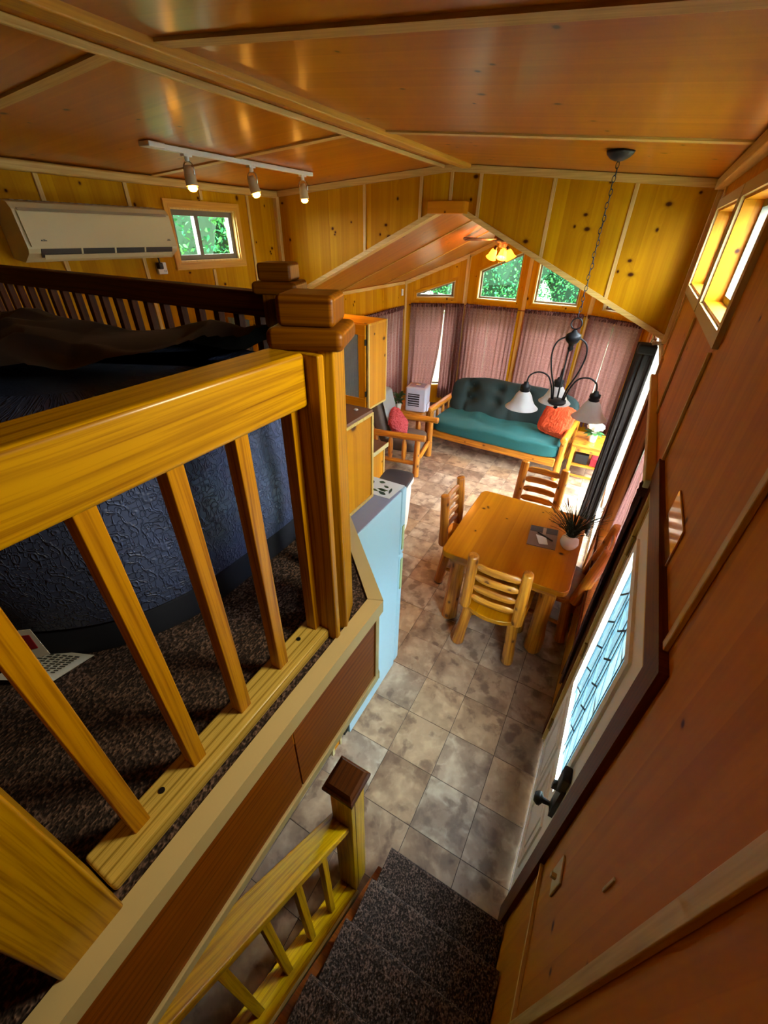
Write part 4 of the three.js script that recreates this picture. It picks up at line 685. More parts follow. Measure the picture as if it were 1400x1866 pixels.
{ // vase with dried grass
  const t = thing('grass_vase', 'round white vase of dark ornamental grass on the dining table', 'vase', [0.055, 0.7605, 2.93]);
  const pr = lathe([[0.001, 0.002], [0.035, 0.0], [0.042, 0.004], [0.062, 0.03], [0.07, 0.06], [0.062, 0.09], [0.042, 0.108], [0.038, 0.116], [0.044, 0.124], [0.039, 0.124], [0.034, 0.114], [0.038, 0.106], [0.056, 0.088], [0.063, 0.06], [0.001, 0.012]], 36);
  part('vase_body', pr, phy({ color: 0xd8d4c4, roughness: 0.15, clearcoat: 0.6 }), t);
  const bl = [], pl = []; for (let k = 0; k < 230; k++) { const a = rr(0, 6.28), sp = rr(0.02, 0.20) * (k % 5 ? 1 : 1.3), h = rr(0.12, 0.26), p0 = V(rr(-0.02, 0.02), 0.09, rr(-0.02, 0.02)), p2 = V(Math.cos(a) * sp, 0.10 + h, Math.sin(a) * sp), p1 = V(p2.x * 0.35, 0.09 + h * 0.7, p2.z * 0.35), c = new THREE.QuadraticBezierCurve3(p0, p1, p2); bl.push(new THREE.TubeGeometry(c, 5, rr(0.0012, 0.0022), 3)); }
  const gs = part('grass_blades', bl, std({ color: 0x27331f, roughness: 0.9 }), t); gs.userData.kind = 'stuff';
  for (const [a, l, h] of [[2.6, 0.10, 0.24], [1.1, 0.07, 0.26], [0.1, 0.17, 0.21], [3.4, 0.16, 0.2], [5.5, 0.09, 0.19]]) { const e = V(Math.cos(a) * l, 0.1 + h, -Math.sin(a) * l), st = new THREE.QuadraticBezierCurve3(V(0, 0.09, 0), V(e.x * 0.4, 0.1 + h * 0.7, e.z * 0.4), e); const pm = part('plume', [new THREE.TubeGeometry(st, 8, 0.0012, 4), log(e, e.clone().add(V(e.x * 0.25, 0.055, e.z * 0.25)), 0.006, 0.003, 0.3, 8)], std({ color: 0x8d7358, roughness: 0.95 }), t); }
}
{ // guest folder
  const t = thing('guest_folder', 'grey brown folder with dark band and card on the dining table', 'folder', [0, 0, 0]);
  const c = [[-0.262, 3.092], [-0.045, 3.128], [-0.024, 2.842], [-0.236, 2.812]], L = (u, v) => { const a = [lerp(c[0][0], c[1][0], u), lerp(c[0][1], c[1][1], u)], b = [lerp(c[3][0], c[2][0], u), lerp(c[3][1], c[2][1], u)]; return [lerp(a[0], b[0], v), lerp(a[1], b[1], v)]; }, qd = (u0, u1, v0, v1, y, h, mat, n) => part(n, slab([L(u0, v0), L(u1, v0), L(u1, v1), L(u0, v1)].map(([x, d]) => Q(x, y, d)), V(0, h, 0), 0), mat, t);
  qd(0, 1, 0, 1, 0.7605, 0.006, std({ color: 0x6f5a4a, roughness: 0.5 }), 'cover'); qd(0.02, 0.98, 0.02, 0.3, 0.7667, 0.002, std({ color: 0x2a2523, roughness: 0.5 }), 'dark_band'); qd(0.46, 0.58, 0.05, 0.4, 0.769, 0.0015, std({ color: 0x9a8468, roughness: 0.7 }), 'strap');
  const cd = part('card', slab([Q(-0.197, 0.772, 2.965), Q(-0.115, 0.772, 2.962), Q(-0.085, 0.772, 2.872), Q(-0.15, 0.772, 2.85)], V(0, 0.0012, 0), 0), M.paper, t);
  part('pen', bar(Q(-0.19, 0.7755, 3.0), Q(-0.06, 0.7755, 2.935), 0.012, 0.012, 0.004), M.black, t);
}
{ const t = thing('glass_tumbler', 'clear glass tumbler on the table edge beside the grass vase', 'glass', [0.10, 0.7605, 3.10]); part('tumbler_wall', lathe([[0.001, 0.002], [0.026, 0.0], [0.034, 0.10], [0.032, 0.10], [0.024, 0.006], [0.001, 0.006]]), phy({ color: 0xffffff, transmission: 1, thickness: 0, roughness: 0.03, ior: 1.45 }), t); }
// ---------- chandelier ----------
{
  const t = thing('chandelier', 'black iron chandelier with three frosted glass bell shades', 'chandelier', [-0.308, 0, 3.08]);
  const yc = ceilY(-0.308);
  const can = lathe([[0.001, -0.045], [0.02, -0.043], [0.045, -0.032], [0.066, -0.014], [0.07, 0], [0.001, 0]]); can.translate(0, yc - 0.001, 0); part('canopy', can, M.iron, t);
  const yT = yc - 0.045, yB = 2.365, n = 26, st = (yT - yB) / n;
  for (let k = 0; k < n; k++) { const l = new THREE.TorusGeometry(0.011, 0.0026, 6, 14); l.scale(0.72, 1.35, 1); l.rotateY(k % 2 ? Math.PI / 2 : 0.15); l.translate(0.003 * Math.sin(k * 1.7), yT - st * (k + 0.5), 0); part('chain_link', l, M.iron, t); }
  const ring = new THREE.TorusGeometry(0.032, 0.0045, 8, 24); ring.translate(0, 2.325, 0); part('hanging_ring', ring, M.iron, t);
  part('top_hub', lathe([[0.001, 2.292], [0.012, 2.288], [0.02, 2.276], [0.045, 2.262], [0.046, 2.238], [0.036, 2.215], [0.02, 2.205], [0.013, 2.19], [0.02, 2.175], [0.012, 2.165], [0.001, 2.155]]), M.iron, t);
  part('bottom_hub', lathe([[0.001, 1.838], [0.058, 1.834], [0.062, 1.818], [0.052, 1.806], [0.02, 1.798], [0.012, 1.785], [0.016, 1.776], [0.001, 1.768]]), M.iron, t);
  const frost = phy({ color: 0xe4e2de, roughness: 0.55, transmission: 0.35, thickness: 0, side: THREE.DoubleSide });
  for (const a of [Math.PI + 0.12, 0.05, 1.75]) {
    const R = (r, y) => V(Math.cos(a) * r, y, -Math.sin(a) * r);
    part('cage_rod', tube([R(0.038, 2.245), R(0.085, 2.215), R(0.105, 2.15), R(0.085, 2.03), R(0.045, 1.92), R(0.03, 1.835)], 0.0055, 30), M.iron, t);
    part('arm', tube([R(0.04, 1.835), R(0.06, 1.92), R(0.10, 1.99), R(0.165, 2.005), R(0.215, 1.975), R(0.228, 1.925)], 0.0055, 30), M.iron, t);
    const sh = new THREE.Group(); sh.name = 'lamp'; sh.position.copy(R(0.228, 0)); t.add(sh);
    part('socket_cup', lathe([[0.001, 1.932], [0.016, 1.928], [0.018, 1.915], [0.034, 1.908], [0.036, 1.888], [0.028, 1.882], [0.036, 1.872], [0.03, 1.86], [0.001, 1.86]]), M.iron, sh);
    part('bell_shade', lathe([[0.024, 1.868], [0.04, 1.858], [0.056, 1.835], [0.07, 1.80], [0.088, 1.77], [0.116, 1.745], [0.113, 1.743], [0.085, 1.766], [0.067, 1.797], [0.053, 1.833], [0.038, 1.854], [0.024, 1.864]], 40), frost, sh);
  }
}
// ---------- curtains ----------
const cur = (label, x0, d0, x1, d1, yt, yb, f, amp, s, o = {}) => { const t = thing('curtain', label, 'curtain', [0, 0, 0], 0, 'mauve curtains'); part('cloth', cloth(x0, d0, x1, d1, yt, yb, f, amp, s, { ruffle: 0.006, ...o }), M.curtain, t); part('header_band', cloth(x0, d0, x1, d1, yt + 0.012, yt - 0.045, f * 2, amp * 0.8, s + 40, { ruffle: 0.008 }), M.curtainHead, t); return t; };
const onA = (u, off = 0.07) => [A0[0] + (A1[0] - A0[0]) * u + off * (A1[1] - A0[1]) / LA, A0[1] + (A1[1] - A0[1]) * u - off * (A1[0] - A0[0]) / LA], onD = (u, off = 0.07) => [D0[0] + (D1[0] - D0[0]) * u - off * (D0[1] - D1[1]) / LA, D0[1] + (D1[1] - D0[1]) * u - off * (D1[0] - D0[0]) / LA];
cur('mauve curtain on the left wall behind the armchair', xL + 0.07, 5.15, xL + 0.07, 7.02, 1.745, 0.12, 16, 0.022, 1);
cur('mauve curtain swept left beside the bright gap', ...onA(0.10), ...onA(0.66), 1.775, 0.12, 7, 0.02, 2, { gather: (f, h) => f * (1 - 0.30 * h * h) });
cur('dark bunched mauve curtain just right of the bright gap', ...onA(0.665), ...onA(0.985), 1.775, 0.12, 6, 0.022, 3);
cur('mauve curtain left of the centre post, outer half', -2.62, 7.67, -2.18, 7.67, 1.775, 0.12, 6, 0.02, 4);
cur('mauve curtain left of the centre post, inner half', -2.175, 7.67, -1.72, 7.67, 1.775, 0.12, 6, 0.02, 5);
cur('mauve curtain right of the centre post, inner half', -1.60, 7.67, -1.146, 7.67, 1.775, 0.12, 6, 0.018, 6);
cur('mauve curtain right of the centre post, outer half', -1.150, 7.675, -0.69, 7.67, 1.775, 0.12, 6, 0.018, 7);
cur('mauve curtain at the right end of the bay, left half', ...onD(0.04), ...onD(0.475), 1.775, 0.12, 5, 0.018, 8);
cur('mauve curtain at the right end of the bay, right half', ...onD(0.475), ...onD(0.90), 1.775, 0.12, 5, 0.018, 9);
cur('mauve curtain in the side window beside the dining table', 0.350, 2.02, 0.350, 3.5, 1.87, 0.68, 12, 0.008, 10);
{
  const rod = (label, pts) => { const t = thing('curtain_rod', label, 'curtain rod', [0, 0, 0]); part('rod', tube(pts, 0.006, 40, 6), M.doorTrim, t); part('rod_end', [new THREE.SphereGeometry(0.011, 10, 8).translate(pts[0].x, pts[0].y, pts[0].z), new THREE.SphereGeometry(0.011, 10, 8).translate(pts[pts.length - 1].x, pts[pts.length - 1].y, pts[pts.length - 1].z)], M.doorTrim, t); };
  const a = (u) => Q(onA(u, 0.045)[0], 1.755, onA(u, 0.045)[1]), d = (u) => Q(onD(u, 0.045)[0], 1.755, onD(u, 0.045)[1]);
  rod('thin rod of the curtains left in the bay', [a(0.08), a(0.98)]); rod('thin rod of the curtains behind the sofa', [Q(-2.64, 1.755, 7.70), Q(-0.67, 1.755, 7.70)]); rod('thin rod of the curtains right in the bay', [d(0.02), d(0.92)]); rod('thin rod above the armchair curtain', [Q(xL + 0.04, 1.725, 5.12), Q(xL + 0.04, 1.725, 7.0)]);
}
{ // head board of the side window, and the dark curtains by the patio door and the front door
  const t = thing('curtain_tie', 'dark brown gathered curtain between front door and side window', 'curtain', [0, 0, 0]);
  part('cloth', cloth(0.238, 1.87, 0.262, 2.0, 1.90, 0.50, 4, 0.009, 12, { ruffle: 0.006 }), M.curtainHead, t);
  part('top_ruffle', cloth(0.236, 1.86, 0.262, 2.0, 1.925, 1.86, 9, 0.010, 14), M.curtainHead, t);
  part('head_board', box(0.232, xR - 0.001, 1.905, 1.945, 1.86, 3.72, 2, 0.004), M.paleTrim, t);
}
{
  const t = thing('patio_curtain', 'dark brown curtain bunched upright beside the patio door', 'curtain', [0, 0, 0]);
  part('cloth', cloth(0.09, 4.42, 0.242, 4.34, 2.02, 0.03, 3, 0.012, 21), M.darkCurtain, t);
  part('cloth_back', cloth(0.235, 4.36, 0.09, 4.50, 2.02, 0.03, 4, 0.03, 23), M.darkCurtain, t);
  part('top_band', [box(0.10, 0.245, 1.95, 2.03, 4.33, 4.48, 1, 0.02)], M.darkCurtain, t);
  part('rod', cyl(Q(0.2, 2.06, 4.25), Q(0.2, 2.06, 6.3), 0.012), M.chrome, t);
  part('bracket', [box(0.19, xR - 0.001, 2.045, 2.07, 4.30, 4.32), cyl(Q(0.2, 2.03, 4.4), Q(0.2, 2.075, 4.4), 0.02)], M.chrome, t);
}

// ---------- sofa (futon) ----------
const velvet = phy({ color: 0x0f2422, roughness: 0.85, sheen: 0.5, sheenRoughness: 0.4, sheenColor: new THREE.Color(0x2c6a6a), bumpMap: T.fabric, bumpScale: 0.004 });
{
  const t = thing('futon_sofa', 'dark green tufted futon sofa on a golden log frame', 'sofa', [-1.28, 0, 5.98], -0.05);
  // local: x across, front at z = +0.4
  const back = plump(1.90, 0.62, 0.23, 0.42, 80, (v, x, y, z) => { let dip = 0; for (const bx of [-0.62, -0.21, 0.21, 0.62]) for (const by of [-0.02, 0.17]) { const q = Math.hypot(v.x - bx, (v.y - by) * 1.3); dip += 0.06 * Math.exp(-q * q / 0.005) + 0.045 * Math.exp(-q * q / 0.03); } const seam = (Math.exp(-((v.x + 0.70) ** 2) / 0.0015) + 0.6 * Math.exp(-((v.x) ** 2) / 0.003) + Math.exp(-((v.x - 0.70) ** 2) / 0.0015)) * 0.03 + 0.03 * n3(v.x * 6, v.y * 7, 1, 6); if (z > 0) v.z -= dip + seam; v.y += 0.02 * n3(v.x * 3, 1, 2, 3) + 0.03 * Math.cos(v.x * 1.6) - 0.02; v.x *= 1 + 0.03 * v.y; });
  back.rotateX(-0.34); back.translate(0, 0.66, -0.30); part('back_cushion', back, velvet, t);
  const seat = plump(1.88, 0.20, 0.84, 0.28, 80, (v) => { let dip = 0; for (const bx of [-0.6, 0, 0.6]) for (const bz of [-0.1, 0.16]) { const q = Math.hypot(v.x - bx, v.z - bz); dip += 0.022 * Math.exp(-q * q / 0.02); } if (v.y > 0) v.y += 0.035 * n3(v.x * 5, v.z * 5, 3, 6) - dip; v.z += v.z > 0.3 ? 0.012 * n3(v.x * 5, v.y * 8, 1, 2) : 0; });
  seat.translate(0, 0.40, 0.09); part('seat_cushion', seat, phy({ color: 0x115250, roughness: 0.8, sheen: 0.9, sheenRoughness: 0.3, sheenColor: new THREE.Color(0x45a0a4), bumpMap: T.fabric, bumpScale: 0.004 }), t);  // same velvet as the back, reflected light put in as brighter teal
  const bt = []; for (const bx of [-0.62, -0.21, 0.21, 0.62]) for (const by of [0.0, 0.19]) { const s = new THREE.SphereGeometry(0.012, 10, 8); s.scale(1, 1, 0.5); s.translate(bx, by, 0.045); s.rotateX(-0.34); s.translate(0, 0.66, -0.30); part('tuft_button', s, velvet, t); }
  part('front_rail', box(-0.92, 0.92, 0.20, 0.315, -0.475, -0.43, 0, 0.012), M.log, t); part('rear_rail', box(-0.90, 0.90, 0.20, 0.28, 0.28, 0.32, 0, 0.01), M.log, t);
  part('back_rail', log(V(-0.82, 0.80, -0.52), V(0.82, 0.80, -0.52), 0.032, 0.032), M.log, t); part('back_rail', log(V(-0.9, 0.42, -0.40), V(0.9, 0.42, -0.40), 0.032, 0.032), M.log, t);
  for (let k = 0; k < 7; k++) part('back_slat', log(V(-0.78 + k * 0.26, 0.42, -0.41), V(-0.78 + k * 0.26, 0.80, -0.52), 0.018, 0.018, 0.08, 10), M.log, t);
  for (let k = 0; k < 9; k++) part('seat_slat', box(-0.82 + k * 0.205 - 0.04, -0.82 + k * 0.205 + 0.04, 0.272, 0.29, -0.43, 0.3, 2, 0.003), M.log, t);
  for (const s of [-1, 1]) {
    const x = s * 0.965; part('arm_log', log(V(x, 0.60, 0.50), V(x, 0.62, -0.50), 0.045, 0.042, 0.1), M.log, t);
    part('front_post', log(V(x, 0.001, 0.42), V(x, 0.59, 0.42), 0.045, 0.04, 0.1), M.log, t); part('rear_post', log(V(x, 0.001, -0.38), V(x, 0.60, -0.38), 0.045, 0.04, 0.1), M.log, t);
    part('side_rail', log(V(x, 0.24, 0.42), V(x, 0.24, -0.38), 0.032, 0.032, 0.1), M.log, t);
    for (const z of [0.2, 0, -0.2]) part('side_spindle', log(V(x, 0.25, z), V(x, 0.585, z), 0.022, 0.022, 0.1, 10, 0.6), M.log, t);
  }
}
function cushion(w, h, th, s, wob = 0.012) { const seg = 72, g = plump(w, h, th, 0.42, seg, (v, x, y, z) => { const e = Math.max(Math.abs(x), Math.abs(y)); v.z *= 1.05 - 0.45 * Math.pow(e, 4); const k = 60, f = wob * (1.6 * Math.abs(n3(v.x * k * 0.7 + s, v.y * k * 0.35, v.z * 14, 5)) + n3(v.x * k * 1.6, v.y * k * 1.2 + s, v.z * k, 7)); const l = v.length() || 1; v.x += v.x / l * f; v.y += v.y / l * f; v.z += (v.z / (th / 2)) * f * 1.6; }); return g; }
{
  const g = cushion(0.43, 0.43, 0.16, 3, 0.007); const m = solo('orange_pillow', 'shaggy orange square pillow leaning on the green sofa', 'pillow', g, phy({ color: 0xc2400f, roughness: 0.9, sheen: 0.6, sheenRoughness: 0.5, sheenColor: new THREE.Color(0xff7a30), bumpMap: T.fur, bumpScale: 0.01 }));
  m.position.set(-0.53, 0.70, -5.88); m.rotation.set(-0.42, -0.25, -0.22);
}
// ---------- armchair ----------
{
  const t = thing('log_armchair', 'log armchair with grey brown cushions facing right', 'armchair', [-2.38, 0, 4.90], -Math.PI / 2 + 0.16);
  // local: faces -z; x across
  const grey = std({ color: 0x5d524a, roughness: 0.9, bumpMap: T.fabric, bumpScale: 0.004 });
  const seat = plump(0.54, 0.17, 0.58, 0.4, 30, (v) => { if (v.y > 0) v.y += 0.012 * n3(v.x * 5, v.z * 5, 1, 4); }); seat.translate(0, 0.37, -0.02); part('seat_cushion', seat, grey, t);
  const bk = plump(0.54, 0.60, 0.15, 0.4, 30); bk.rotateX(0.28); bk.translate(0, 0.66, 0.27); part('back_cushion', bk, grey, t);
  part('front_rail', log(V(-0.33, 0.23, -0.31), V(0.33, 0.23, -0.31), 0.032, 0.032), M.log, t); part('rear_rail', log(V(-0.33, 0.25, 0.28), V(0.33, 0.25, 0.28), 0.032, 0.032), M.log, t);
  for (const s of [-1, 1]) {
    const x = s * 0.345; part('arm_log', log(V(x, 0.575, -0.42), V(x, 0.56, 0.34), 0.044, 0.042, 0.08), M.log, t);
    part('front_post', log(V(x, 0.001, -0.31), V(x, 0.555, -0.31), 0.044, 0.038, 0.1, 14), M.log, t); part('rear_post', log(V(x, 0.001, 0.28), V(x, 0.55, 0.28), 0.042, 0.038, 0.1), M.log, t);
    part('side_rail', log(V(x, 0.20, -0.31), V(x, 0.20, 0.28), 0.03, 0.03), M.log, t);
    for (const z of [-0.13, 0.06]) part('side_spindle', log(V(x, 0.20, z), V(x, 0.55, z), 0.033, 0.033, 0.1, 12, 0.5), M.log, t);
  }
  for (const x of [-0.2, 0, 0.2]) part('back_slat', log(V(x, 0.26, 0.30), V(x, 0.86, 0.46), 0.025, 0.025), M.log, t);
}
{ // throw over the back of the armchair
  const nx = 40, ny = 40, pos = [], uv = [], idx = [];
  for (let j = 0; j <= ny; j++) for (let i = 0; i <= nx; i++) { const u = (i / nx - 0.5) * 0.40, s = j / ny; let z, y; if (s < 0.55) { const f = s / 0.55; y = lerp(0.52, 0.985, f); z = lerp(0.135, 0.27, f); } else if (s < 0.68) { const a = (s - 0.55) / 0.13 * Math.PI; y = 0.985 + Math.sin(a) * 0.03; z = 0.27 + (1 - Math.cos(a)) * 0.095; } else { const f = (s - 0.68) / 0.32; y = lerp(0.985, 0.66, f); z = 0.46 + 0.005 * f; } pos.push(u + 0.01 * n3(u * 8, s * 6, 2, 3), y, z - 0.02 + 0.012 * n3(u * 14, s * 7, 1, 2)); uv.push(u, s); }
  for (let j = 0; j < ny; j++) for (let i = 0; i < nx; i++) { const a = j * (nx + 1) + i, b = a + nx + 1; idx.push(a, a + 1, b, b, a + 1, b + 1); }
  const g = new THREE.BufferGeometry(); g.setAttribute('position', new THREE.Float32BufferAttribute(pos, 3)); g.setAttribute('uv', new THREE.Float32BufferAttribute(uv, 2)); g.setIndex(idx); g.computeVertexNormals();
  const m = solo('throw_blanket', 'light grey throw draped over the armchair back', 'blanket', g, std({ color: 0x8f9596, roughness: 0.95, side: THREE.DoubleSide, bumpMap: T.fabric, bumpScale: 0.006 })); m.position.set(-2.38, 0, -4.90); m.rotation.y = -Math.PI / 2 + 0.16;
  const p = solo('coral_pillow', 'fluffy coral pink pillow on the armchair', 'pillow', cushion(0.38, 0.36, 0.16, 9, 0.016), phy({ color: 0xc24a50, roughness: 0.9, sheen: 0.6, sheenRoughness: 0.5, sheenColor: new THREE.Color(0xff9a9a), bumpMap: T.fur, bumpScale: 0.012 }));
  p.position.set(-2.44, 0.605, -4.86); p.rotation.order = 'YXZ'; p.rotation.set(-0.5, Math.PI / 2 + 0.3, 0.25);
}
{ // side table with cooler and plant
  const t = thing('side_table', 'light wood side table behind the armchair', 'table', [-2.56, 0, 5.52]);
  part('table_top', box(-0.24, 0.24, 0.57, 0.60, -0.22, 0.22, 0, 0.008), std({ map: T.log, color: 0xffe2c4, roughness: 0.5 }), t);
  for (const [x, z] of [[-1, 1], [1, 1], [-1, -1], [1, -1]]) part('leg', box(x * 0.20 - 0.02, x * 0.20 + 0.02, 0.001, 0.57, z * 0.18 - 0.02, z * 0.18 + 0.02, 1, 0.004), M.log, t);
}
{
  const t = thing('air_cooler', 'small white cube air cooler with black louvres on the side table', 'air cooler', [-2.455, 0.6005, 5.50], 0.18);
  const w = phy({ color: 0xb9b6c2, roughness: 0.4 });
  part('housing', box(-0.155, 0.155, 0, 0.36, -0.14, 0.14, 1, 0.03), w, t); const tp = part('top_plate', box(-0.11, 0.11, 0.355, 0.365, -0.10, 0.10, 1, 0.006), std({ color: 0x8d86a6, roughness: 0.4 }), t); part('handle_knob', box(-0.03, 0.03, 0.364, 0.374, -0.02, 0.02, 1, 0.004), M.white, tp);
  part('grille_opening', box(-0.11, 0.06, 0.09, 0.27, -0.142, -0.136, 1, 0.002), M.black, t);
  for (let k = 0; k < 5; k++) part('louvre', box(-0.108, 0.058, 0.108 + k * 0.034, 0.118 + k * 0.034, -0.150, -0.140, 0, 0.002), w, t);
  part('water_tank', box(0.145, 0.175, 0.01, 0.12, -0.08, 0.06, 1, 0.006), w, t);
}
function leafGeo(l, w, fold = 0.15) { const n = 6, pos = [], idx = []; for (let i = 0; i <= n; i++) { const f = i / n, h = w * Math.sin(Math.PI * Math.pow(f, 0.75)) * (1 - 0.15 * f), y = -0.25 * l * f * f; pos.push(f * l, y + h * fold, h, f * l, y, 0, f * l, y + h * fold, -h); } for (let i = 0; i < n; i++) { const a = i * 3, b = a + 3; idx.push(a, a + 1, b, b, a + 1, b + 1, a + 1, a + 2, b + 1, b + 1, a + 2, b + 2); } const g = new THREE.BufferGeometry(); g.setAttribute('position', new THREE.Float32BufferAttribute(pos, 3)); g.setIndex(idx); g.computeVertexNormals(); g.setAttribute('uv', new THREE.BufferAttribute(new Float32Array(pos.length / 3 * 2), 2)); return g; }
const greens = [0x2f5a26, 0x3f6f34, 0x24481f].map((c) => std({ color: c, roughness: 0.55, side: THREE.DoubleSide }));
{
  const t = thing('potted_plant', 'leafy green plant in a white pot beside the air cooler', 'plant', [-2.70, 0.6005, 5.36]);
  part('pot', lathe([[0.001, 0], [0.04, 0], [0.052, 0.10], [0.046, 0.10], [0.036, 0.01], [0.001, 0.085]]), M.white, t);
  for (let k = 0; k < 34; k++) { const a = rr(0, 6.28), e = rr(0.1, 1.25), g = leafGeo(rr(0.07, 0.11), rr(0.022, 0.032)), h = rr(0.1, 0.24); g.rotateZ(rr(-0.3, 0.9)); g.rotateY(a); g.translate(Math.cos(a) * 0.03, h, -Math.sin(a) * 0.03); part('leaf', g, greens[k % 3], t); }
  part('stems', Array.from({ length: 8 }, () => { const a = rr(0, 6.28); return tube([V(0, 0.08, 0), V(Math.cos(a) * 0.02, 0.16, Math.sin(a) * 0.02), V(Math.cos(a) * 0.05, 0.26, Math.sin(a) * 0.05)], 0.003, 8, 5); }), greens[2], t);
}
// ---------- end table right of the sofa ----------
{
  const t = thing('end_table', 'honey log end table right of the sofa', 'table', [-0.02, 0, 5.93]);
  part('table_top', box(-0.225, 0.225, 0.465, 0.5, -0.26, 0.26, 0, 0.008), M.log, t); part('apron', [box(-0.20, 0.20, 0.40, 0.465, -0.245, -0.225, 0, 0.004), box(-0.20, 0.20, 0.40, 0.465, 0.225, 0.245, 0, 0.004)], M.log, t);
  part('lower_shelf', box(-0.19, 0.19, 0.18, 0.20, -0.22, 0.22, 0, 0.004), M.log, t);
  for (const [x, z] of [[-1, 1], [1, 1], [-1, -1], [1, -1]]) part('leg', box(x * 0.195 - 0.025, x * 0.195 + 0.025, 0.001, 0.465, z * 0.225 - 0.025, z * 0.225 + 0.025, 1, 0.006), M.log, t);
  part('foot_rail', box(-0.19, 0.19, 0.03, 0.06, -0.235, -0.215, 0, 0.004), M.log, t);
}
{ const b = solo('dark_box', 'dark box on the lower shelf of the end table', 'box', box(-0.17, 0.0, 0.2005, 0.34, 5.76, 6.05, 0, 0.01), M.black); const r = solo('red_box', 'red box on the lower shelf of the end table', 'box', box(0.03, 0.15, 0.2005, 0.31, 5.76, 6.0, 0, 0.01), M.red); }
{
  const t = thing('hydrangea_pot', 'white hydrangea in a small white pot on the end table', 'plant', [-0.03, 0.5005, 5.90]);
  part('pot', lathe([[0.001, 0], [0.045, 0], [0.055, 0.11], [0.049, 0.11], [0.04, 0.01], [0.001, 0.09]]), M.white, t);
  for (let k = 0; k < 9; k++) { const a = k / 9 * 6.28, g = leafGeo(0.11, 0.04); g.rotateZ(rr(-0.1, 0.5)); g.rotateY(a); g.translate(Math.cos(a) * 0.03, 0.12, -Math.sin(a) * 0.03); part('leaf', g, greens[k % 3], t); }
  const wp = std({ color: 0xd9d2be, roughness: 0.8, side: THREE.DoubleSide }); for (const [x, y, z, r] of [[0, 0.24, 0, 0.06], [0.06, 0.21, 0.02, 0.05], [-0.055, 0.21, 0.02, 0.05], [0.01, 0.2, 0.06, 0.05], [0.02, 0.21, -0.055, 0.045]]) { const ps = []; for (let k = 0; k < 60; k++) { const u = rr(-0.6, 1), a = rr(0, 6.28), s = Math.sqrt(1 - Math.min(1, u * u)), g = new THREE.CircleGeometry(0.013, 5); g.lookAt(V(s * Math.cos(a) + rr(-0.4, 0.4), u + rr(-0.3, 0.3), s * Math.sin(a) + rr(-0.4, 0.4))); g.translate(x + s * Math.cos(a) * r, y + u * r, z + s * Math.sin(a) * r); ps.push(g); } const c = new THREE.IcosahedronGeometry(r * 0.86, 2); c.translate(x, y, z); ps.push(c); part('flower_head', ps, wp, t); }
}
// ---------- ceiling fan ----------
{
  const t = thing('ceiling_fan', 'dark ceiling fan with lit amber glass lamps in the bay', 'ceiling fan', [xc, 0, 5.95]);
  const bz = std({ color: 0x4a3527, roughness: 0.4, metalness: 0.5 });
  part('canopy', lathe([[0.001, 2.90], [0.02, 2.90], [0.06, 2.96], [0.065, 3.0], [0.001, 3.0]]), bz, t); part('downrod', cyl(V(0, 2.80, 0), V(0, 2.91, 0), 0.013), bz, t);
  part('motor_housing', lathe([[0.001, 2.82], [0.06, 2.815], [0.11, 2.79], [0.12, 2.75], [0.10, 2.71], [0.05, 2.695], [0.045, 2.66], [0.001, 2.655]]), bz, t);
  const blm = std({ map: T.oak, color: 0x7a4e30, roughness: 0.45 });
  for (let k = 0; k < 5; k++) { const a = k * Math.PI * 2 / 5 + 2.95, s = new THREE.Shape(); s.moveTo(0.16, -0.045); s.lineTo(0.56, -0.07); s.quadraticCurveTo(0.61, 0, 0.56, 0.07); s.lineTo(0.16, 0.045); s.closePath(); const g = new THREE.ExtrudeGeometry(s, { depth: 0.007, bevelEnabled: false }); g.rotateX(-Math.PI / 2 + 0.2); const w = wood(g, 0); w.rotateY(a); w.translate(0, 2.735, 0); const b = part('blade', w, blm, t); const ir = box(0.09, 0.2, -0.006, 0.002, -0.018, 0.018, 0); ir.rotateY(a); ir.translate(0, 2.738, 0); part('blade_iron', ir, bz, b); }
  const amber = phy({ color: 0xffc56a, emissive: 0xff9a2a, emissiveIntensity: 2.2, roughness: 0.4, transmission: 0.3, thickness: 0, side: THREE.DoubleSide });
  for (let k = 0; k < 3; k++) {
    const a = k * 2.094 + 0.5, g = new THREE.Group(); g.name = 'fan_lamp'; g.position.set(Math.cos(a) * 0.085, 2.655, Math.sin(a) * 0.085); g.rotation.set(-Math.sin(a) * -0.5, 0, Math.cos(a) * 0.5); t.add(g);
    part('socket', lathe([[0.001, 0.02], [0.02, 0.018], [0.022, -0.02], [0.001, -0.02]]), bz, g);
    part('lamp_shade', lathe([[0.02, -0.015], [0.034, -0.03], [0.042, -0.06], [0.05, -0.10], [0.066, -0.125], [0.063, -0.125], [0.047, -0.10], [0.039, -0.06], [0.031, -0.033], [0.02, -0.019]]), amber, g);
    const L = new THREE.PointLight(0xffb050, 0.45); L.position.set(0, -0.08, 0); L.castShadow = true; L.shadow.radius = 1.5; g.add(L);
    part('bulb', new THREE.SphereGeometry(0.02, 12, 10).translate(0, -0.075, 0), std({ color: 0xffffff, emissive: 0xffd080, emissiveIntensity: 8 }), g);
  }
  part('pull_chain', [cyl(V(0.02, 2.48, 0.02), V(0.02, 2.66, 0.02), 0.0018, 0.0018, 6), cyl(V(-0.015, 2.5, 0.03), V(-0.015, 2.66, 0.03), 0.0018, 0.0018, 6), new THREE.SphereGeometry(0.007, 8, 6).translate(0.02, 2.478, 0.02), new THREE.SphereGeometry(0.007, 8, 6).translate(-0.015, 2.498, 0.03)], M.brass, t);
}
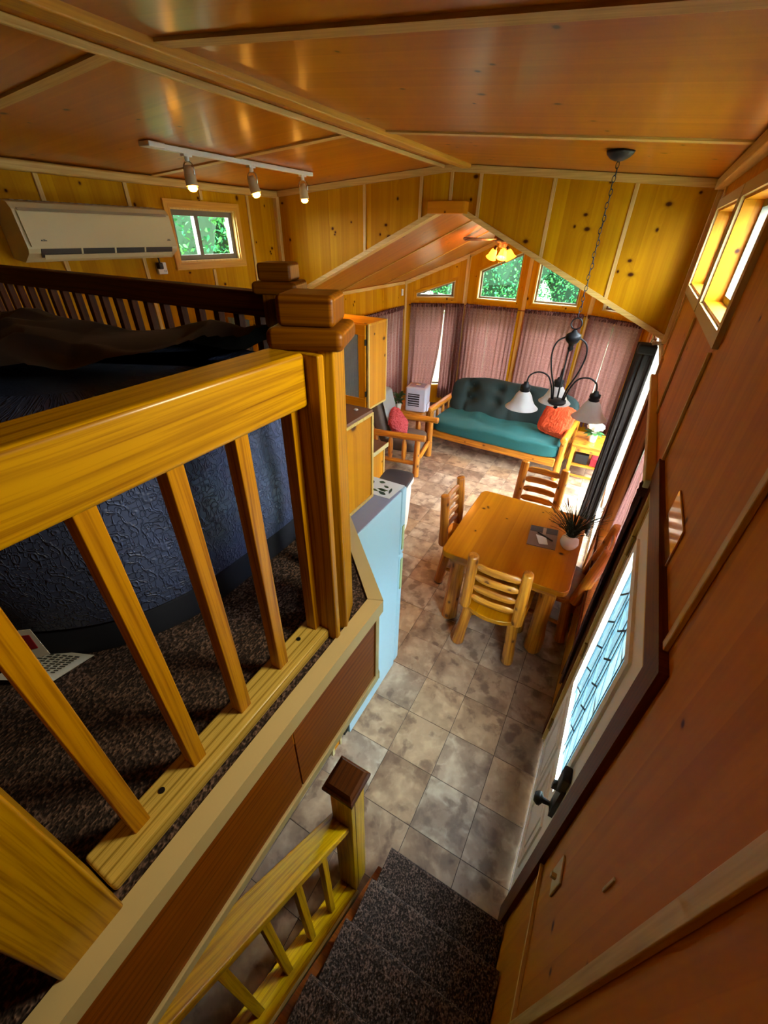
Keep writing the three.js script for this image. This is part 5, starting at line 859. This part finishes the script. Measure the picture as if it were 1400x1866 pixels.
// ---------- small things on the right wall ----------
{
  const t = thing('light_switch', 'cream light switch plate near the stair foot', 'switch', [0, 0, 0]);
  part('plate', box(xR - 0.007, xR - 0.0005, 1.155, 1.275, 0.585, 0.66, 1, 0.003), M.cream, t); part('toggle', box(xR - 0.022, xR - 0.006, 1.205, 1.225, 0.612, 0.624, 1, 0.002), M.cream, t);
  solo('wall_strip', 'thin pale strip on the pine wall above the light switch', 'strip', box(xR - 0.004, xR - 0.0005, 1.695, 1.765, 0.45, 0.457, 1, 0.001), M.cream);
}
{
  const t = thing('wall_plaque', 'glossy tan laminated sheet on the wall above the door', 'plaque', [0, 0, 0]);
  part('sheet', box(xR - 0.006, xR - 0.0005, 1.985, 2.15, 1.14, 1.385, 1, 0.002), phy({ map: T.pine, color: 0xe6d3b8, roughness: 0.15, clearcoat: 1, clearcoatRoughness: 0.06 }), t);
}

{ // added fill lamp that brightens the loft rail, out of view on the right
  const t = thing('added_wall_lamp', 'small brass fill lamp added on the right wall to brighten the loft rail', 'lamp', [xR, 2.78, 0.80]);
  part('back_plate', box(-0.012, -0.001, -0.06, 0.06, -0.04, 0.04, 1, 0.004), M.brass, t); part('lamp_arm', tube([V(-0.01, 0, 0), V(-0.03, 0.01, 0), V(-0.05, 0.03, 0)], 0.006), M.brass, t);
  const sh = lathe([[0.016, 0], [0.022, -0.01], [0.045, -0.075], [0.042, -0.075], [0.019, -0.012], [0.014, -0.003]]), aim = V(-0.75, -0.38, 0.46).normalize(); sh.applyQuaternion(new THREE.Quaternion().setFromUnitVectors(V(0, -1, 0), aim)); sh.translate(-0.05, 0.03, 0); part('lamp_shade', sh, M.brass, t);
  const b = new THREE.SphereGeometry(0.018, 14, 10); b.translate(-0.05 + aim.x * 0.05, 0.03 + aim.y * 0.05, aim.z * 0.05); part('bulb', b, std({ color: 0xffffff, emissive: 0xfff0d0, emissiveIntensity: 6 }), t);
  const L = new THREE.SpotLight(0xfff0c8, 1.6, 0, 1.2, 0.6, 2), o = V(-0.05, 0.03, 0).add(aim.clone().multiplyScalar(0.085)); L.position.copy(o); L.target.position.copy(o).add(aim); L.castShadow = true; L.shadow.radius = 6; t.add(L); t.add(L.target);
}

// ---------- outside ----------
{
  const g = setting('ground', 'grey green ground outside', 'ground'); part('lawn', box(-40, 40, -0.8, -0.6, -30, 60), std({ color: 0x6f7a5a, roughness: 1 }), g);
  const d = setting('deck', 'dark boards of the deck outside the front door', 'deck'); for (let k = 0; k < 14; k++) part('board', box(xR + WT + 0.02 + k * 0.15, xR + WT + 0.16 + k * 0.15, -0.13, -0.1, -1, 7, 2, 0.003), std({ color: 0x2f464d, roughness: 0.9 }), d);
}
function tree(name, label, x, d, base, h, r, n, cols, s) { n = Math.floor(n * 4.5);
  const t = thing(name, label, 'tree', [x, -0.6, d], 0, 'trees outside the windows');
  part('trunk', log(V(0, 0, 0), V(0.1, base + h * 0.6, 0), 0.12, 0.06, 0.1, 10), std({ color: 0x4b4034, roughness: 1 }), t);
  const core = new THREE.IcosahedronGeometry(1, 3), p = core.attributes.position; for (let i = 0; i < p.count; i++) { const v = V(p.getX(i), p.getY(i), p.getZ(i)), k = 0.78 + 0.5 * n3(v.x * 2.2 + s, v.y * 2.2, v.z * 2.2, 3); p.setXYZ(i, v.x * r * k, base + h / 2 + v.y * h / 2 * k, v.z * r * k); } core.computeVertexNormals();
  part('crown', core, std({ color: cols[2], roughness: 1 }), t);
  const lf = leafGeo(0.07, 0.02), im = new THREE.InstancedMesh(lf, phy({ color: 0xffffff, roughness: 1, specularIntensity: 0.1, side: THREE.DoubleSide }), n), m = new THREE.Matrix4(), q = new THREE.Quaternion(), c = new THREE.Color();
  for (let i = 0; i < n; i++) { const u = rr(-1, 1), a = rr(0, 6.283), sn = Math.sqrt(1 - u * u), v = V(sn * Math.cos(a), u, sn * Math.sin(a)), k = 0.80 + 0.5 * n3(v.x * 2.2 + s, v.y * 2.2, v.z * 2.2, 3) + rr(-0.04, 0.14); q.setFromEuler(new THREE.Euler(rr(-1, 1), rr(0, 6.28), rr(-1, 0.6))); const z = rr(0.7, 1.5); m.compose(V(v.x * r * k, base + h / 2 + v.y * h / 2 * k, v.z * r * k), q, V(z, z, z)); im.setMatrixAt(i, m); c.set(cols[rnd() < 0.5 ? 0 : 1]).multiplyScalar(rr(0.7, 1.2)); im.setColorAt(i, c); }
  im.name = 'foliage'; im.userData.kind = 'stuff'; shadows(im); t.add(im);
}
const gr = [0x266038, 0x3f7e3e, 0x12331b];
tree('leafy_tree', 'green tree seen through the transom left of the centre post', -4.6, 15.2, 0.1, 9.0, 2.5, 5200, gr, 1);
tree('leafy_tree', 'green tree seen through the transom behind the ceiling fan', -1.2, 16.4, 0.1, 9.5, 2.6, 5200, gr, 2);
tree('leafy_tree', 'green tree seen through the transom right of the centre post', 2.2, 15.4, 0.1, 9.4, 2.6, 5200, gr, 3);
tree('leafy_tree', 'green tree seen at the far right of the bay', 6.0, 16.6, 0.2, 9.0, 2.6, 2600, gr, 4);
tree('leafy_tree', 'green tree close to the small window by the air conditioner, near one', -7.4, 4.6, 0.2, 7.6, 1.9, 3600, gr, 5);
tree('leafy_tree', 'green tree close to the small window by the air conditioner, middle one', -8.0, 7.4, 0.2, 8.0, 2.0, 3600, gr, 6);
tree('leafy_tree', 'green tree close to the small window by the air conditioner, far one', -8.6, 10.4, 0.2, 8.4, 2.1, 2600, gr, 7);
tree('leafy_tree', 'green tree standing behind the front row at the bay', 0.7, 20.5, 0.1, 9.5, 2.6, 3000, gr, 9);
tree('leafy_tree', 'green tree behind the neighbouring cabin', -8.6, 20.5, 0.2, 9.0, 3.0, 3000, gr, 8);
{ // neighbouring cabin with a pale roof
  const t = thing('neighbour_cabin', 'neighbouring cabin with white metal roof seen through the left transom', 'cabin', [-10.3, -0.6, 15.5]);
  part('wall', box(-2.6, 2.6, 0, 2.5, -2, 2), std({ color: 0xa9a79e, roughness: 0.9 }), t);
  part('roof', [slab([V(-2.9, 2.45, 2.4), V(2.9, 2.45, 2.4), V(2.9, 3.6, 0), V(-2.9, 3.6, 0)], V(0, 0.06, 0), 0), slab([V(-2.9, 2.45, -2.4), V(2.9, 2.45, -2.4), V(2.9, 3.6, 0), V(-2.9, 3.6, 0)], V(0, 0.06, 0), 0)], std({ color: 0xe8e8e6, roughness: 0.6 }), t);
  part('gutter', box(-2.9, 2.9, 2.40, 2.48, -2.46, -2.38), M.white, t);
}
{ // long pale building on the door side
  const t = thing('neighbour_building', 'long pale building with upright siding boards beyond the deck', 'building', [7.2, -0.6, 3.0]);
  part('wall_core', box(0.05, 3.0, 0, 4.7, -11, 11), std({ color: 0x8d9698, roughness: 0.9 }), t);
  const sm1 = std({ color: 0xaab6ba, roughness: 0.8 }), sm2 = std({ color: 0x98a5aa, roughness: 0.8 }); for (let k = 0; k < 55; k++) part('siding_board', box(-0.02 - 0.015 * (k % 2), 0.05, 0, 4.65, -11 + k * 0.4, -11 + k * 0.4 + 0.37), k % 2 ? sm1 : sm2, t);
  part('roof', box(-0.35, 3.2, 4.7, 4.9, -11.3, 11.3), std({ color: 0x6c6f70, roughness: 0.8 }), t);
}

renderer.render(scene, camera);
